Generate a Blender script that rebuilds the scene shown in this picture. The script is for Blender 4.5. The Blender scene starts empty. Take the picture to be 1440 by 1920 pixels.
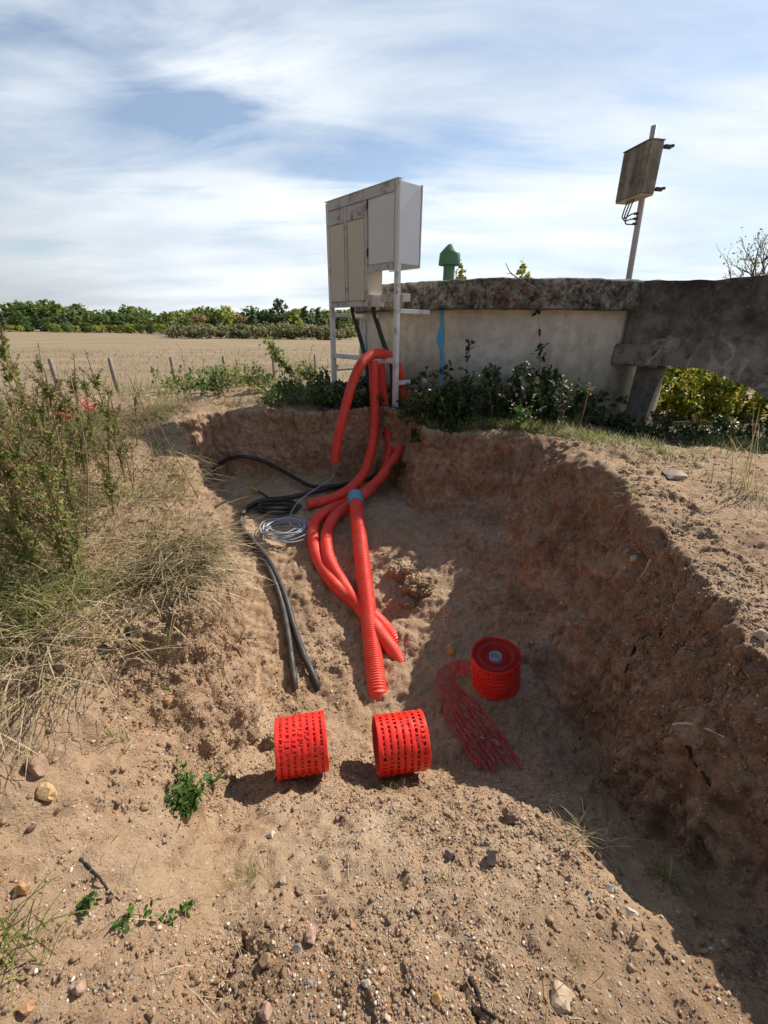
import bpy, bmesh, math, random
import numpy as np
from mathutils import Vector, Matrix
from mathutils.bvhtree import BVHTree

rng = np.random.default_rng(11)
random.seed(11)
S = bpy.context.scene
COL = S.collection
R = math.radians

# ------------------------------------------------------------------ camera
H = 2.0                                   # height of the lens above the trench floor datum
PITCH, ROLL, FPX = 22.8, 0.55, 819.0
cam_d = bpy.data.cameras.new("camera")
cam = bpy.data.objects.new("camera", cam_d)
COL.objects.link(cam)
cam_d.sensor_fit = 'VERTICAL'
cam_d.sensor_height = 36.0
cam_d.lens = 36.0 * FPX / 1920.0
cam_d.clip_start = 0.02
cam_d.clip_end = 5000
CM = Matrix.Translation((0, 0, H)) @ Matrix.Rotation(R(90 - PITCH), 4, 'X') @ Matrix.Rotation(R(ROLL), 4, 'Z')
cam.matrix_world = CM
S.camera = cam

# ------------------------------------------------------------------ sun, sky, exposure
SUN = Vector((0.86, 0.72, 1.0)).normalized()
sl = bpy.data.lights.new("sun", 'SUN')
sl.energy = 5.0
sl.angle = R(0.55)
sl.color = (1.0, 0.93, 0.83)
so = bpy.data.objects.new("sun", sl)
so.rotation_euler = SUN.to_track_quat('Z', 'Y').to_euler()
so.location = SUN * 30
COL.objects.link(so)

W = bpy.data.worlds.new("World")
S.world = W
W.use_nodes = True
wn = W.node_tree
wn.nodes.clear()


def N(tree, typ, **kw):
    n = tree.nodes.new(typ)
    for k, v in kw.items():
        if k in n.inputs:
            n.inputs[k].default_value = v
        else:
            setattr(n, k, v)
    return n


def sky_plane(px, py):
    d = (CM.to_3x3() @ Vector(((px - 720) / FPX, (960 - py) / FPX, -1.0))).normalized()
    return d.x / (d.z + .16), d.y / (d.z + .16)


GAPS = [(*sky_plane(345, 215), .42, .22, R(-12), .95), (*sky_plane(640, 318), .55, .30, R(10), .85), (*sky_plane(30, 465), .5, .25, 0, .6), (*sky_plane(880, 255), .5, .18, R(25), .35), (*sky_plane(90, 90), .5, .2, R(20), .35), (*sky_plane(1330, 150), .4, .2, R(25), .3)]


def build_world():
    L = wn.links.new
    out = N(wn, 'ShaderNodeOutputWorld')
    bg = N(wn, 'ShaderNodeBackground')
    bg.inputs['Strength'].default_value = 0.062
    L(bg.outputs[0], out.inputs[0])
    sky = N(wn, 'ShaderNodeTexSky', sky_type='NISHITA')
    sky.sun_disc = False
    sky.sun_elevation = math.asin(SUN.z)
    sky.sun_rotation = math.atan2(SUN.x, SUN.y)
    sky.air_density = 1.0
    sky.dust_density = 0.4
    tc = N(wn, 'ShaderNodeTexCoord')
    sep = N(wn, 'ShaderNodeSeparateXYZ')
    L(tc.outputs['Generated'], sep.inputs[0])
    # project the view direction on a cloud layer overhead
    zz = N(wn, 'ShaderNodeMath', operation='MAXIMUM')
    L(sep.outputs['Z'], zz.inputs[0]); zz.inputs[1].default_value = 0.0
    za = N(wn, 'ShaderNodeMath', operation='ADD')
    L(zz.outputs[0], za.inputs[0]); za.inputs[1].default_value = 0.16
    dx = N(wn, 'ShaderNodeMath', operation='DIVIDE'); L(sep.outputs['X'], dx.inputs[0]); L(za.outputs[0], dx.inputs[1])
    dy = N(wn, 'ShaderNodeMath', operation='DIVIDE'); L(sep.outputs['Y'], dy.inputs[0]); L(za.outputs[0], dy.inputs[1])
    cb = N(wn, 'ShaderNodeCombineXYZ'); L(dx.outputs[0], cb.inputs[0]); L(dy.outputs[0], cb.inputs[1])
    mp = N(wn, 'ShaderNodeMapping')
    mp.inputs['Rotation'].default_value = (0, 0, R(-28))
    mp.inputs['Scale'].default_value = (0.8, 1.2, 1)
    mp.inputs['Location'].default_value = (3.1, 1.7, 0)
    L(cb.outputs[0], mp.inputs[0])
    n1 = N(wn, 'ShaderNodeTexNoise'); n1.inputs['Scale'].default_value = 0.9
    n1.inputs['Detail'].default_value = 9; n1.inputs['Roughness'].default_value = 0.56; n1.inputs['Distortion'].default_value = 0.5
    L(mp.outputs[0], n1.inputs['Vector'])
    r1 = N(wn, 'ShaderNodeMapRange', clamp=False); r1.inputs[1].default_value = 0.5; r1.inputs[2].default_value = 0.75
    r1.inputs[3].default_value = 0.80; r1.inputs[4].default_value = 1.45
    L(n1.outputs[0], r1.inputs[0])
    # fine fibres drawn out along the wind
    mp2 = N(wn, 'ShaderNodeMapping')
    mp2.inputs['Rotation'].default_value = (0, 0, R(-48))
    mp2.inputs['Scale'].default_value = (1.0, 3.2, 1)
    L(cb.outputs[0], mp2.inputs[0])
    n2 = N(wn, 'ShaderNodeTexNoise'); n2.inputs['Scale'].default_value = 1.0
    n2.inputs['Detail'].default_value = 8; n2.inputs['Roughness'].default_value = 0.6; n2.inputs['Distortion'].default_value = 0.8
    L(mp2.outputs[0], n2.inputs['Vector'])
    r2 = N(wn, 'ShaderNodeMapRange'); r2.inputs[1].default_value = 0.3; r2.inputs[2].default_value = 0.72
    r2.inputs[3].default_value = -0.42; r2.inputs[4].default_value = 0.36
    L(n2.outputs[0], r2.inputs[0])
    ad = N(wn, 'ShaderNodeMath', operation='ADD')
    L(r1.outputs[0], ad.inputs[0]); L(r2.outputs[0], ad.inputs[1])
    last = ad.outputs[0]
    # ragged clearings in the cloud sheet
    wob = N(wn, 'ShaderNodeVectorMath', operation='MULTIPLY_ADD'); L(n2.outputs[1], wob.inputs[0]); wob.inputs[1].default_value = (0.5, 0.5, 0); L(cb.outputs[0], wob.inputs[2])
    for cx, cy, ra, rbb, rot, amt in GAPS:
        mg = N(wn, 'ShaderNodeMapping', vector_type='TEXTURE')
        mg.inputs['Location'].default_value = (cx + 0.25, cy + 0.25, 0); mg.inputs['Rotation'].default_value = (0, 0, rot); mg.inputs['Scale'].default_value = (ra, rbb, 1)
        L(wob.outputs[0], mg.inputs[0])
        ln = N(wn, 'ShaderNodeVectorMath', operation='LENGTH'); L(mg.outputs[0], ln.inputs[0])
        gm = N(wn, 'ShaderNodeMapRange'); gm.interpolation_type = 'SMOOTHSTEP'
        gm.inputs[1].default_value = 0.0; gm.inputs[2].default_value = 1.25; gm.inputs[3].default_value = amt; gm.inputs[4].default_value = 0.0
        L(ln.outputs['Value'], gm.inputs[0])
        sb = N(wn, 'ShaderNodeMath', operation='SUBTRACT'); L(last, sb.inputs[0]); L(gm.outputs[0], sb.inputs[1]); last = sb.outputs[0]
    hz = N(wn, 'ShaderNodeMapRange'); hz.inputs[1].default_value = 0.0; hz.inputs[2].default_value = 0.22; hz.inputs[3].default_value = 0.55; hz.inputs[4].default_value = 0.0
    L(sep.outputs['Z'], hz.inputs[0])
    zn = N(wn, 'ShaderNodeMapRange'); zn.inputs[1].default_value = 0.47; zn.inputs[2].default_value = 0.75; zn.inputs[3].default_value = 0.0; zn.inputs[4].default_value = 0.9
    L(sep.outputs['Z'], zn.inputs[0])
    zs_ = N(wn, 'ShaderNodeMath', operation='SUBTRACT'); L(last, zs_.inputs[0]); L(zn.outputs[0], zs_.inputs[1]); last = zs_.outputs[0]
    ah = N(wn, 'ShaderNodeMath', operation='ADD', use_clamp=True); L(last, ah.inputs[0]); L(hz.outputs[0], ah.inputs[1])
    m = N(wn, 'ShaderNodeMapRange'); m.inputs[3].default_value = 0.12; m.inputs[4].default_value = 0.95
    L(ah.outputs[0], m.inputs[0])
    # cloud brightness: thick parts greyer
    n3 = N(wn, 'ShaderNodeTexNoise'); n3.inputs['Scale'].default_value = 0.8; n3.inputs['Detail'].default_value = 6
    mp3 = N(wn, 'ShaderNodeMapping'); mp3.inputs['Location'].default_value = (9, 4, 0); mp3.inputs['Scale'].default_value = (0.8, 1.5, 1)
    L(cb.outputs[0], mp3.inputs[0]); L(mp3.outputs[0], n3.inputs['Vector'])
    cc = N(wn, 'ShaderNodeValToRGB')
    cc.color_ramp.elements[0].position = 0.34; cc.color_ramp.elements[0].color = (0.64, 0.72, 0.81, 1)
    cc.color_ramp.elements[1].position = 0.60; cc.color_ramp.elements[1].color = (0.91, 0.955, 1.0, 1)
    L(n3.outputs[0], cc.inputs[0])
    csc = N(wn, 'ShaderNodeVectorMath', operation='SCALE'); csc.inputs['Scale'].default_value = 13.2
    # clouds scatter sunlight forward: bright towards the sun, dull on the far side of the sky
    dt = N(wn, 'ShaderNodeVectorMath', operation='DOT_PRODUCT'); L(tc.outputs['Generated'], dt.inputs[0]); dt.inputs[1].default_value = tuple(SUN)
    fs = N(wn, 'ShaderNodeMapRange'); fs.interpolation_type = 'SMOOTHSTEP'
    fs.inputs[1].default_value = -0.35; fs.inputs[2].default_value = 0.38; fs.inputs[3].default_value = 0.10; fs.inputs[4].default_value = 1.0
    L(dt.outputs['Value'], fs.inputs[0])
    cf = N(wn, 'ShaderNodeVectorMath', operation='SCALE'); L(cc.outputs[0], cf.inputs[0]); L(fs.outputs[0], cf.inputs['Scale'])
    L(cf.outputs[0], csc.inputs[0])
    ssc = N(wn, 'ShaderNodeVectorMath', operation='SCALE'); ssc.inputs['Scale'].default_value = 1.5
    L(sky.outputs[0], ssc.inputs[0])
    mx = N(wn, 'ShaderNodeMix', data_type='RGBA')
    L(m.outputs[0], mx.inputs[0]); L(ssc.outputs[0], mx.inputs[6]); L(csc.outputs[0], mx.inputs[7])
    L(mx.outputs[2], bg.inputs[0])


build_world()
S.view_settings.view_transform = 'Standard'
S.view_settings.look = 'None'
S.view_settings.exposure = 0.48
S.view_settings.gamma = 1.0
S.render.film_transparent = False
S.cycles.max_bounces = 6
S.cycles.diffuse_bounces = 3
S.cycles.glossy_bounces = 2
S.cycles.transmission_bounces = 2
S.cycles.use_denoising = True

# ------------------------------------------------------------------ pixel -> place
MR = CM.to_3x3()


def ray(px, py):
    return (MR @ Vector(((px - 720) / FPX, (960 - py) / FPX, -1.0)))


def P(px, py, F):
    d = ray(px, py)
    return Vector((0, 0, H)) + d * (F / d.y)


# ------------------------------------------------------------------ noise
PERM = np.random.default_rng(3).permutation(512)
GR = np.random.default_rng(4).uniform(-1, 1, 512)


def _h(i, j, k):
    return GR[(PERM[(PERM[(PERM[i & 511] + j) & 511] + k) & 511])]


def vnoise(p):
    p = np.asarray(p, float)
    i = np.floor(p).astype(np.int64)
    f = p - i
    u = f * f * f * (f * (f * 6 - 15) + 10)
    r = 0
    for a in (0, 1):
        for b in (0, 1):
            for c in (0, 1):
                w = (u[:, 0] if a else 1 - u[:, 0]) * (u[:, 1] if b else 1 - u[:, 1]) * (u[:, 2] if c else 1 - u[:, 2])
                r = r + w * _h(i[:, 0] + a, i[:, 1] + b, i[:, 2] + c)
    return r


def fbm(p, o=4, g=0.5):
    s, a = 0, 1.0
    for k in range(o):
        s = s + a * vnoise(p * (2.03 ** k) + 17.3 * k)
        a *= g
    return s


def sstep(a, b, x):
    t = np.clip((x - a) / (b - a), 0, 1)
    return t * t * (3 - 2 * t)


# ------------------------------------------------------------------ objects
def tag(o, label=None, cat=None, group=None, kind=None):
    if label: o['label'] = label
    if cat: o['category'] = cat
    if group: o['group'] = group
    if kind: o['kind'] = kind
    return o


def thing(name, label, cat, loc=(0, 0, 0), group=None):
    o = bpy.data.objects.new(name, None)
    o.empty_display_size = 0.1
    o.location = loc
    COL.objects.link(o)
    return tag(o, label, cat, group)


def link(name, me, mats, parent=None, world=True):
    if not isinstance(mats, (list, tuple)): mats = [mats]
    for m in mats: me.materials.append(m)
    o = bpy.data.objects.new(name, me)
    COL.objects.link(o)
    if parent is not None:
        o.parent = parent
        if world and parent.type == 'EMPTY':      # the part's geometry was given in world space
            o.matrix_parent_inverse = Matrix.Translation(Vector(parent.location)).inverted()
    return o


def mesh_np(name, V, faces, smooth=False, midx=None):
    """V (n,3); faces: list of int arrays (m,k)"""
    me = bpy.data.meshes.new(name)
    V = np.asarray(V, np.float32)
    me.vertices.add(len(V)); me.vertices.foreach_set('co', V.ravel())
    faces = [np.asarray(f, np.int32) for f in faces if len(f)]
    li = np.concatenate([f.ravel() for f in faces])
    tot = np.concatenate([np.full(len(f), f.shape[1], np.int32) for f in faces])
    st = np.concatenate([[0], np.cumsum(tot)[:-1]]).astype(np.int32)
    me.loops.add(len(li)); me.loops.foreach_set('vertex_index', li)
    me.polygons.add(len(tot)); me.polygons.foreach_set('loop_start', st)
    me.polygons.foreach_set('loop_total', tot)
    if midx is not None: me.polygons.foreach_set('material_index', np.asarray(midx, np.int32))
    if smooth: me.polygons.foreach_set('use_smooth', np.ones(len(tot), bool))
    me.update(calc_edges=True)
    me.validate()
    return me


class MB:
    """collects pieces of ONE part"""
    def __init__(s):
        s.V = []; s.F = []; s.n = 0

    def add(s, V, F):
        V = [tuple(v) for v in V]
        s.V += V
        s.F += [[i + s.n for i in f] for f in F]
        s.n += len(V)
        return s

    def box(s, o, ex, ey, ez, a, b):
        """box from local a to local b in the frame o, ex, ey, ez"""
        c = []
        for z in (a[2], b[2]):
            for x, y in ((a[0], a[1]), (b[0], a[1]), (b[0], b[1]), (a[0], b[1])):
                c.append(o + ex * x + ey * y + ez * z)
        return s.add(c, [(0, 3, 2, 1), (4, 5, 6, 7), (0, 1, 5, 4), (1, 2, 6, 5), (2, 3, 7, 6), (3, 0, 4, 7)])

    def tube(s, pts, r, seg=8, cap=True):
        pts = [Vector(p) for p in pts]
        rr = r if hasattr(r, '__len__') else [r] * len(pts)
        t = (pts[1] - pts[0]).normalized()
        u = t.orthogonal().normalized()
        V = []; F = []
        for i, p in enumerate(pts):
            a = pts[max(i - 1, 0)]; b = pts[min(i + 1, len(pts) - 1)]
            t2 = (b - a)
            if t2.length > 1e-9: t = t2.normalized()
            u = (u - t * u.dot(t)).normalized()
            v = t.cross(u)
            for k in range(seg):
                an = 2 * math.pi * k / seg
                V.append(p + (u * math.cos(an) + v * math.sin(an)) * rr[i])
        for i in range(len(pts) - 1):
            for k in range(seg):
                k2 = (k + 1) % seg
                F.append((i * seg + k, i * seg + k2, (i + 1) * seg + k2, (i + 1) * seg + k))
        if cap:
            F.append(tuple(range(seg))[::-1])
            F.append(tuple((len(pts) - 1) * seg + k for k in range(seg)))
        return s.add(V, F)

    def lathe(s, c, prof, seg=32, ax=Vector((0, 0, 1)), ux=None):
        c = Vector(c); ux = ux or ax.orthogonal().normalized(); uy = ax.cross(ux)
        V = []; F = []
        for r, z in prof:
            for k in range(seg):
                an = 2 * math.pi * k / seg
                V.append(c + ax * z + (ux * math.cos(an) + uy * math.sin(an)) * r)
        for i in range(len(prof) - 1):
            for k in range(seg):
                k2 = (k + 1) % seg
                F.append((i * seg + k, i * seg + k2, (i + 1) * seg + k2, (i + 1) * seg + k))
        return s.add(V, F)

    def build(s, name, mats, parent=None, smooth=False, bevel=0):
        me = bpy.data.meshes.new(name)
        me.from_pydata(s.V, [], s.F)
        me.update()
        if bevel:
            bm = bmesh.new(); bm.from_mesh(me)
            bmesh.ops.bevel(bm, geom=[e for e in bm.edges if len(e.link_faces) == 2 and e.calc_face_angle(0) > 0.6], offset=bevel, segments=2, affect='EDGES', clamp_overlap=True)
            bm.to_mesh(me); bm.free()
        if smooth:
            me.polygons.foreach_set('use_smooth', np.ones(len(me.polygons), bool))
        return link(name, me, mats, parent)


def spline(pts, n):
    """Catmull-Rom through pts, n samples evenly spaced in length"""
    p = np.array([tuple(q) for q in pts], float)
    p = np.vstack([2 * p[0] - p[1], p, 2 * p[-1] - p[-2]])
    out = []
    for i in range(1, len(p) - 2):
        t = np.linspace(0, 1, 24, endpoint=False)[:, None]
        a, b, c, d = p[i - 1], p[i], p[i + 1], p[i + 2]
        out.append(0.5 * (2 * b + (c - a) * t + (2 * a - 5 * b + 4 * c - d) * t ** 2 + (3 * b - a - 3 * c + d) * t ** 3))
    out = np.vstack(out + [p[-2:-1]])
    l = np.concatenate([[0], np.cumsum(np.linalg.norm(np.diff(out, axis=0), axis=1))])
    q = np.linspace(0, l[-1], n)
    return np.stack([np.interp(q, l, out[:, k]) for k in range(3)], 1), l[-1]


def rotmats(n, up=None):
    """random rotations (n,3,3)"""
    q = rng.normal(size=(n, 4)); q /= np.linalg.norm(q, axis=1)[:, None]
    w, x, y, z = q.T
    return np.stack([np.stack([1 - 2 * (y * y + z * z), 2 * (x * y - z * w), 2 * (x * z + y * w)], 1),
                     np.stack([2 * (x * y + z * w), 1 - 2 * (x * x + z * z), 2 * (y * z - x * w)], 1),
                     np.stack([2 * (x * z - y * w), 2 * (y * z + x * w), 1 - 2 * (x * x + y * y)], 1)], 1)


def frames(nrm, az):
    """(n,3,3) whose columns are tangent, bitangent, normal, spun by az"""
    nrm = nrm / np.linalg.norm(nrm, axis=1)[:, None]
    ref = np.where(np.abs(nrm[:, 2:3]) < 0.9, np.array([[0, 0, 1.0]]), np.array([[1.0, 0, 0]]))
    t = np.cross(ref, nrm); t /= np.linalg.norm(t, axis=1)[:, None]
    b = np.cross(nrm, t)
    c, s = np.cos(az)[:, None], np.sin(az)[:, None]
    return np.stack([t * c + b * s, b * c - t * s, nrm], 2)


def stamp(TV, TF, pos, M, scale):
    """many copies of a small template merged in one part: returns V, [F]"""
    TV = np.asarray(TV, float)
    n = len(pos)
    sc = np.asarray(scale, float)
    if sc.ndim == 1: sc = sc[:, None] * np.ones((1, 3))
    v = TV[None] * sc[:, None, :]
    V = np.einsum('nij,nkj->nki', M, v) + np.asarray(pos)[:, None, :]
    off = (np.arange(n) * len(TV))[:, None, None]
    return V.reshape(-1, 3), [(np.asarray(f)[None] + off).reshape(-1, np.asarray(f).shape[1]) for f in TF]


def merge(parts):
    V = []; F = {}; n = 0
    for v, fs in parts:
        for f in fs:
            F.setdefault(f.shape[1], []).append(f + n)
        V.append(v); n += len(v)
    return np.vstack(V), [np.vstack(a) for a in F.values()]


LEAF = (np.array([[0, 0, 0], [0.28, 0.35, 0.07], [0.0, 0.42, -0.02], [-0.28, 0.35, 0.07], [0.2, 0.75, 0.03], [-0.2, 0.75, 0.03], [0, 1.0, -0.08]]),
        [np.array([[0, 1, 2], [0, 2, 3]]), np.array([[1, 4, 6, 2], [2, 6, 5, 3]])])
CARD = (np.array([[-0.5, -0.5, 0], [0.5, -0.5, 0.1], [0.5, 0.5, 0], [-0.5, 0.5, 0.1]]), [np.array([[0, 1, 2, 3]])])


def ico(sub):
    bm = bmesh.new(); bmesh.ops.create_icosphere(bm, subdivisions=sub, radius=1)
    V = np.array([v.co[:] for v in bm.verts]); F = np.array([[v.index for v in f.verts] for f in bm.faces]); bm.free()
    return V, F


def blades(base, L, Wd, lean, az, droop=0.6, nrm=None):
    """grass blades, 7 verts each"""
    n = len(base)
    base = np.asarray(base)
    h = np.stack([np.cos(az), np.sin(az), np.zeros(n)], 1)
    side = np.stack([-np.sin(az), np.cos(az), np.zeros(n)], 1)
    V = np.zeros((n, 7, 3))
    for k, t in enumerate((0.0, 0.45, 0.8)):
        th = lean * (1 + droop * t)
        c = base + (h * np.sin(th)[:, None] + np.array([0, 0, 1.0]) * np.cos(th)[:, None]) * (L * t)[:, None]
        w = (Wd * (1 - 0.55 * t))[:, None] * side
        V[:, 2 * k] = c - w; V[:, 2 * k + 1] = c + w
    th = lean * (1 + droop)
    V[:, 6] = base + (h * np.sin(th)[:, None] + np.array([0, 0, 1.0]) * np.cos(th)[:, None]) * L[:, None]
    o = (np.arange(n) * 7)[:, None]
    q = np.concatenate([o + np.array([[0, 1, 3, 2]]), o + np.array([[2, 3, 5, 4]])])
    return V.reshape(-1, 3), [q, o + np.array([[4, 5, 6]])]


# ------------------------------------------------------------------ materials
def base_mat(name, rough=0.8, spec=0.3):
    m = bpy.data.materials.new(name); m.use_nodes = True
    t = m.node_tree
    b = t.nodes['Principled BSDF']
    b.inputs['Roughness'].default_value = rough
    b.inputs['Specular IOR Level'].default_value = spec
    return m, t, b


def C4(c): return (c[0], c[1], c[2], 1)


def ramp(t, src, stops, interp='LINEAR'):
    r = N(t, 'ShaderNodeValToRGB')
    e = r.color_ramp.elements
    r.color_ramp.interpolation = interp
    while len(e) < len(stops): e.new(0.5)
    for k, (p, c) in enumerate(stops):
        e[k].position = p; e[k].color = C4(c) if hasattr(c, '__len__') else (c, c, c, 1)
    t.links.new(src, r.inputs[0])
    return r.outputs[0]


def noise(t, vec, scale, detail=4, rough=0.55, dist=0.0):
    n = N(t, 'ShaderNodeTexNoise')
    n.inputs['Scale'].default_value = scale; n.inputs['Detail'].default_value = detail
    n.inputs['Roughness'].default_value = rough; n.inputs['Distortion'].default_value = dist
    if vec is not None: t.links.new(vec, n.inputs['Vector'])
    return n.outputs[0]


def mix(t, fac, a, b, mode='MIX'):
    m = N(t, 'ShaderNodeMix', data_type='RGBA', blend_type=mode)
    for s, i in ((fac, 0), (a, 6), (b, 7)):
        if hasattr(s, 'is_linked'): t.links.new(s, m.inputs[i])
        elif hasattr(s, '__len__'): m.inputs[i].default_value = C4(s)
        else: m.inputs[i].default_value = s
    return m.outputs[2]


def geo_pos(t):
    return N(t, 'ShaderNodeNewGeometry').outputs['Position']


def obj_pos(t):
    return N(t, 'ShaderNodeTexCoord').outputs['Object']


def bump(t, b, h, strength=0.4, dist=0.01):
    n = N(t, 'ShaderNodeBump'); n.inputs['Strength'].default_value = strength; n.inputs['Distance'].default_value = dist
    t.links.new(h, n.inputs['Height']); t.links.new(n.outputs[0], b.inputs['Normal'])
    return n


def two_tone(name, c1, c2, scale=8, rough=0.8, bs=0.3, bscale=60, spec=0.3, island=0.0, bd=0.004):
    m, t, b = base_mat(name, rough, spec)
    p = obj_pos(t)
    c = ramp(t, noise(t, p, scale, 6, 0.6), [(0.3, c1), (0.7, c2)])
    if island:
        g = N(t, 'ShaderNodeNewGeometry')
        k = N(t, 'ShaderNodeMapRange'); k.inputs[3].default_value = 1 - island; k.inputs[4].default_value = 1 + island
        t.links.new(g.outputs['Random Per Island'], k.inputs[0])
        v = N(t, 'ShaderNodeVectorMath', operation='SCALE'); t.links.new(c, v.inputs[0]); t.links.new(k.outputs[0], v.inputs['Scale'])
        c = v.outputs[0]
    t.links.new(c, b.inputs['Base Color'])
    if bs: bump(t, b, noise(t, p, bscale, 5), bs, bd)
    return m


def leafy(name, stops, rough=0.55, trans=0.3, spec=0.3):
    """foliage whose tone changes from leaf to leaf"""
    m, t, b = base_mat(name, rough, spec)
    g = N(t, 'ShaderNodeNewGeometry')
    c = ramp(t, g.outputs['Random Per Island'], stops)
    v = mix(t, 0.35, c, ramp(t, noise(t, g.outputs['Position'], 9, 3), [(0.3, (0.55, 0.55, 0.5)), (0.7, (1.25, 1.25, 1.2))]), 'MULTIPLY')
    t.links.new(v, b.inputs['Base Color'])
    tr = N(t, 'ShaderNodeBsdfTranslucent'); t.links.new(v, tr.inputs[0])
    ms = N(t, 'ShaderNodeMixShader'); ms.inputs[0].default_value = trans
    t.links.new(b.outputs[0], ms.inputs[1]); t.links.new(tr.outputs[0], ms.inputs[2])
    t.links.new(ms.outputs[0], t.nodes['Material Output'].inputs[0])
    return m


def soil_mat():
    m, t, b = base_mat("soil", 0.95, 0.1)
    L = t.links.new
    p = geo_pos(t)
    z = N(t, 'ShaderNodeAttribute', attribute_name='zone')
    sz = N(t, 'ShaderNodeSeparateColor'); L(z.outputs['Color'], sz.inputs[0])
    big = noise(t, p, 1.7, 5, 0.6)
    med = noise(t, p, 9, 6, 0.62)
    sand = ramp(t, big, [(0.3, (0.345, 0.228, 0.14)), (0.5, (0.435, 0.298, 0.187)), (0.72, (0.495, 0.362, 0.245))])
    sand = mix(t, 0.55, sand, ramp(t, noise(t, p, 13, 9, 0.74), [(0.32, (0.5, 0.46, 0.42)), (0.48, (0.98, 0.98, 0.98)), (0.7, (1.25, 1.25, 1.25))]), 'MULTIPLY')
    # iron-red clay of the cut faces
    mpz = N(t, 'ShaderNodeMapping'); mpz.inputs['Scale'].default_value = (1, 1, 2.2); L(p, mpz.inputs[0])
    clay = ramp(t, noise(t, mpz.outputs[0], 3.2, 7, 0.62, 0.4), [(0.28, (0.22, 0.130, 0.082)), (0.45, (0.37, 0.225, 0.14)), (0.58, (0.46, 0.295, 0.19)), (0.75, (0.53, 0.39, 0.275))])
    clay = mix(t, 0.75, clay, ramp(t, noise(t, p, 24, 8, 0.75), [(0.34, (0.38, 0.36, 0.35)), (0.5, (0.95, 0.95, 0.95)), (0.68, (1.5, 1.5, 1.5))]), 'MULTIPLY')
    col = mix(t, sz.outputs[2], sand, clay)
    # matted litter of the banks
    lit = ramp(t, noise(t, p, 22, 6, 0.7), [(0.3, (0.19, 0.13, 0.08)), (0.55, (0.36, 0.255, 0.165)), (0.75, (0.46, 0.345, 0.24))])
    col = mix(t, sz.outputs[0], col, lit)
    hum_shade = ramp(t, noise(t, p, 16, 6, 0.7), [(0.3, (0.03, 0.023, 0.016)), (0.6, (0.075, 0.055, 0.038)), (0.8, (0.14, 0.105, 0.07))])  # dark soil under the brambles, with shade before the arch painted in
    col = mix(t, z.outputs['Alpha'], hum_shade, col)
    # cropped dry field
    mpf = N(t, 'ShaderNodeMapping'); mpf.inputs['Scale'].default_value = (0.25, 1.0, 1); L(p, mpf.inputs[0])
    fld = ramp(t, noise(t, mpf.outputs[0], 0.35, 8, 0.65), [(0.3, (0.21, 0.158, 0.10)), (0.5, (0.265, 0.202, 0.132)), (0.7, (0.32, 0.25, 0.165))])
    fld = mix(t, 0.5, fld, ramp(t, noise(t, mpf.outputs[0], 6, 5, 0.7), [(0.3, (0.68, 0.68, 0.64)), (0.7, (1.25, 1.22, 1.2))]), 'MULTIPLY')
    gp = ramp(t, noise(t, mpf.outputs[0], 0.12, 3), [(0.55, 0.0), (0.72, 0.45)])
    fld = mix(t, gp, fld, (0.22, 0.23, 0.10))
    col = mix(t, sz.outputs[1], col, fld)
    # grit
    for sc, lo, hi in ((95, 0.80, 0.88), (230, 0.70, 0.8)):
        v = N(t, 'ShaderNodeTexVoronoi'); v.inputs['Scale'].default_value = sc; L(p, v.inputs['Vector'])
        sv = N(t, 'ShaderNodeSeparateColor'); L(v.outputs['Color'], sv.inputs[0])
        pick = ramp(t, sv.outputs[0], [(lo, 0.0), (hi, 1.0)])
        rad = ramp(t, v.outputs['Distance'], [(0.25, 1.0), (0.42, 0.0)])
        k = N(t, 'ShaderNodeMath', operation='MULTIPLY'); L(pick, k.inputs[0]); L(rad, k.inputs[1])
        nf = N(t, 'ShaderNodeMath', operation='SUBTRACT', use_clamp=True); L(k.outputs[0], nf.inputs[0]); L(sz.outputs[1], nf.inputs[1])
        sp = ramp(t, sv.outputs[1], [(0.0, (0.12, 0.085, 0.06)), (0.35, (0.36, 0.2, 0.11)), (0.6, (0.5, 0.4, 0.3)), (1.0, (0.68, 0.62, 0.54))])
        k2 = N(t, 'ShaderNodeMath', operation='MULTIPLY'); L(nf.outputs[0], k2.inputs[0]); k2.inputs[1].default_value = 0.75
        col = mix(t, k2.outputs[0], col, sp)
    L(col, b.inputs['Base Color'])
    h1 = noise(t, p, 30, 10, 0.74); h2 = noise(t, p, 160, 5, 0.6)
    a = N(t, 'ShaderNodeMath', operation='MULTIPLY_ADD'); L(h2, a.inputs[0]); a.inputs[1].default_value = 0.35; L(h1, a.inputs[2])
    bump(t, b, a.outputs[0], 1.0, 0.022)
    return m


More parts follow.
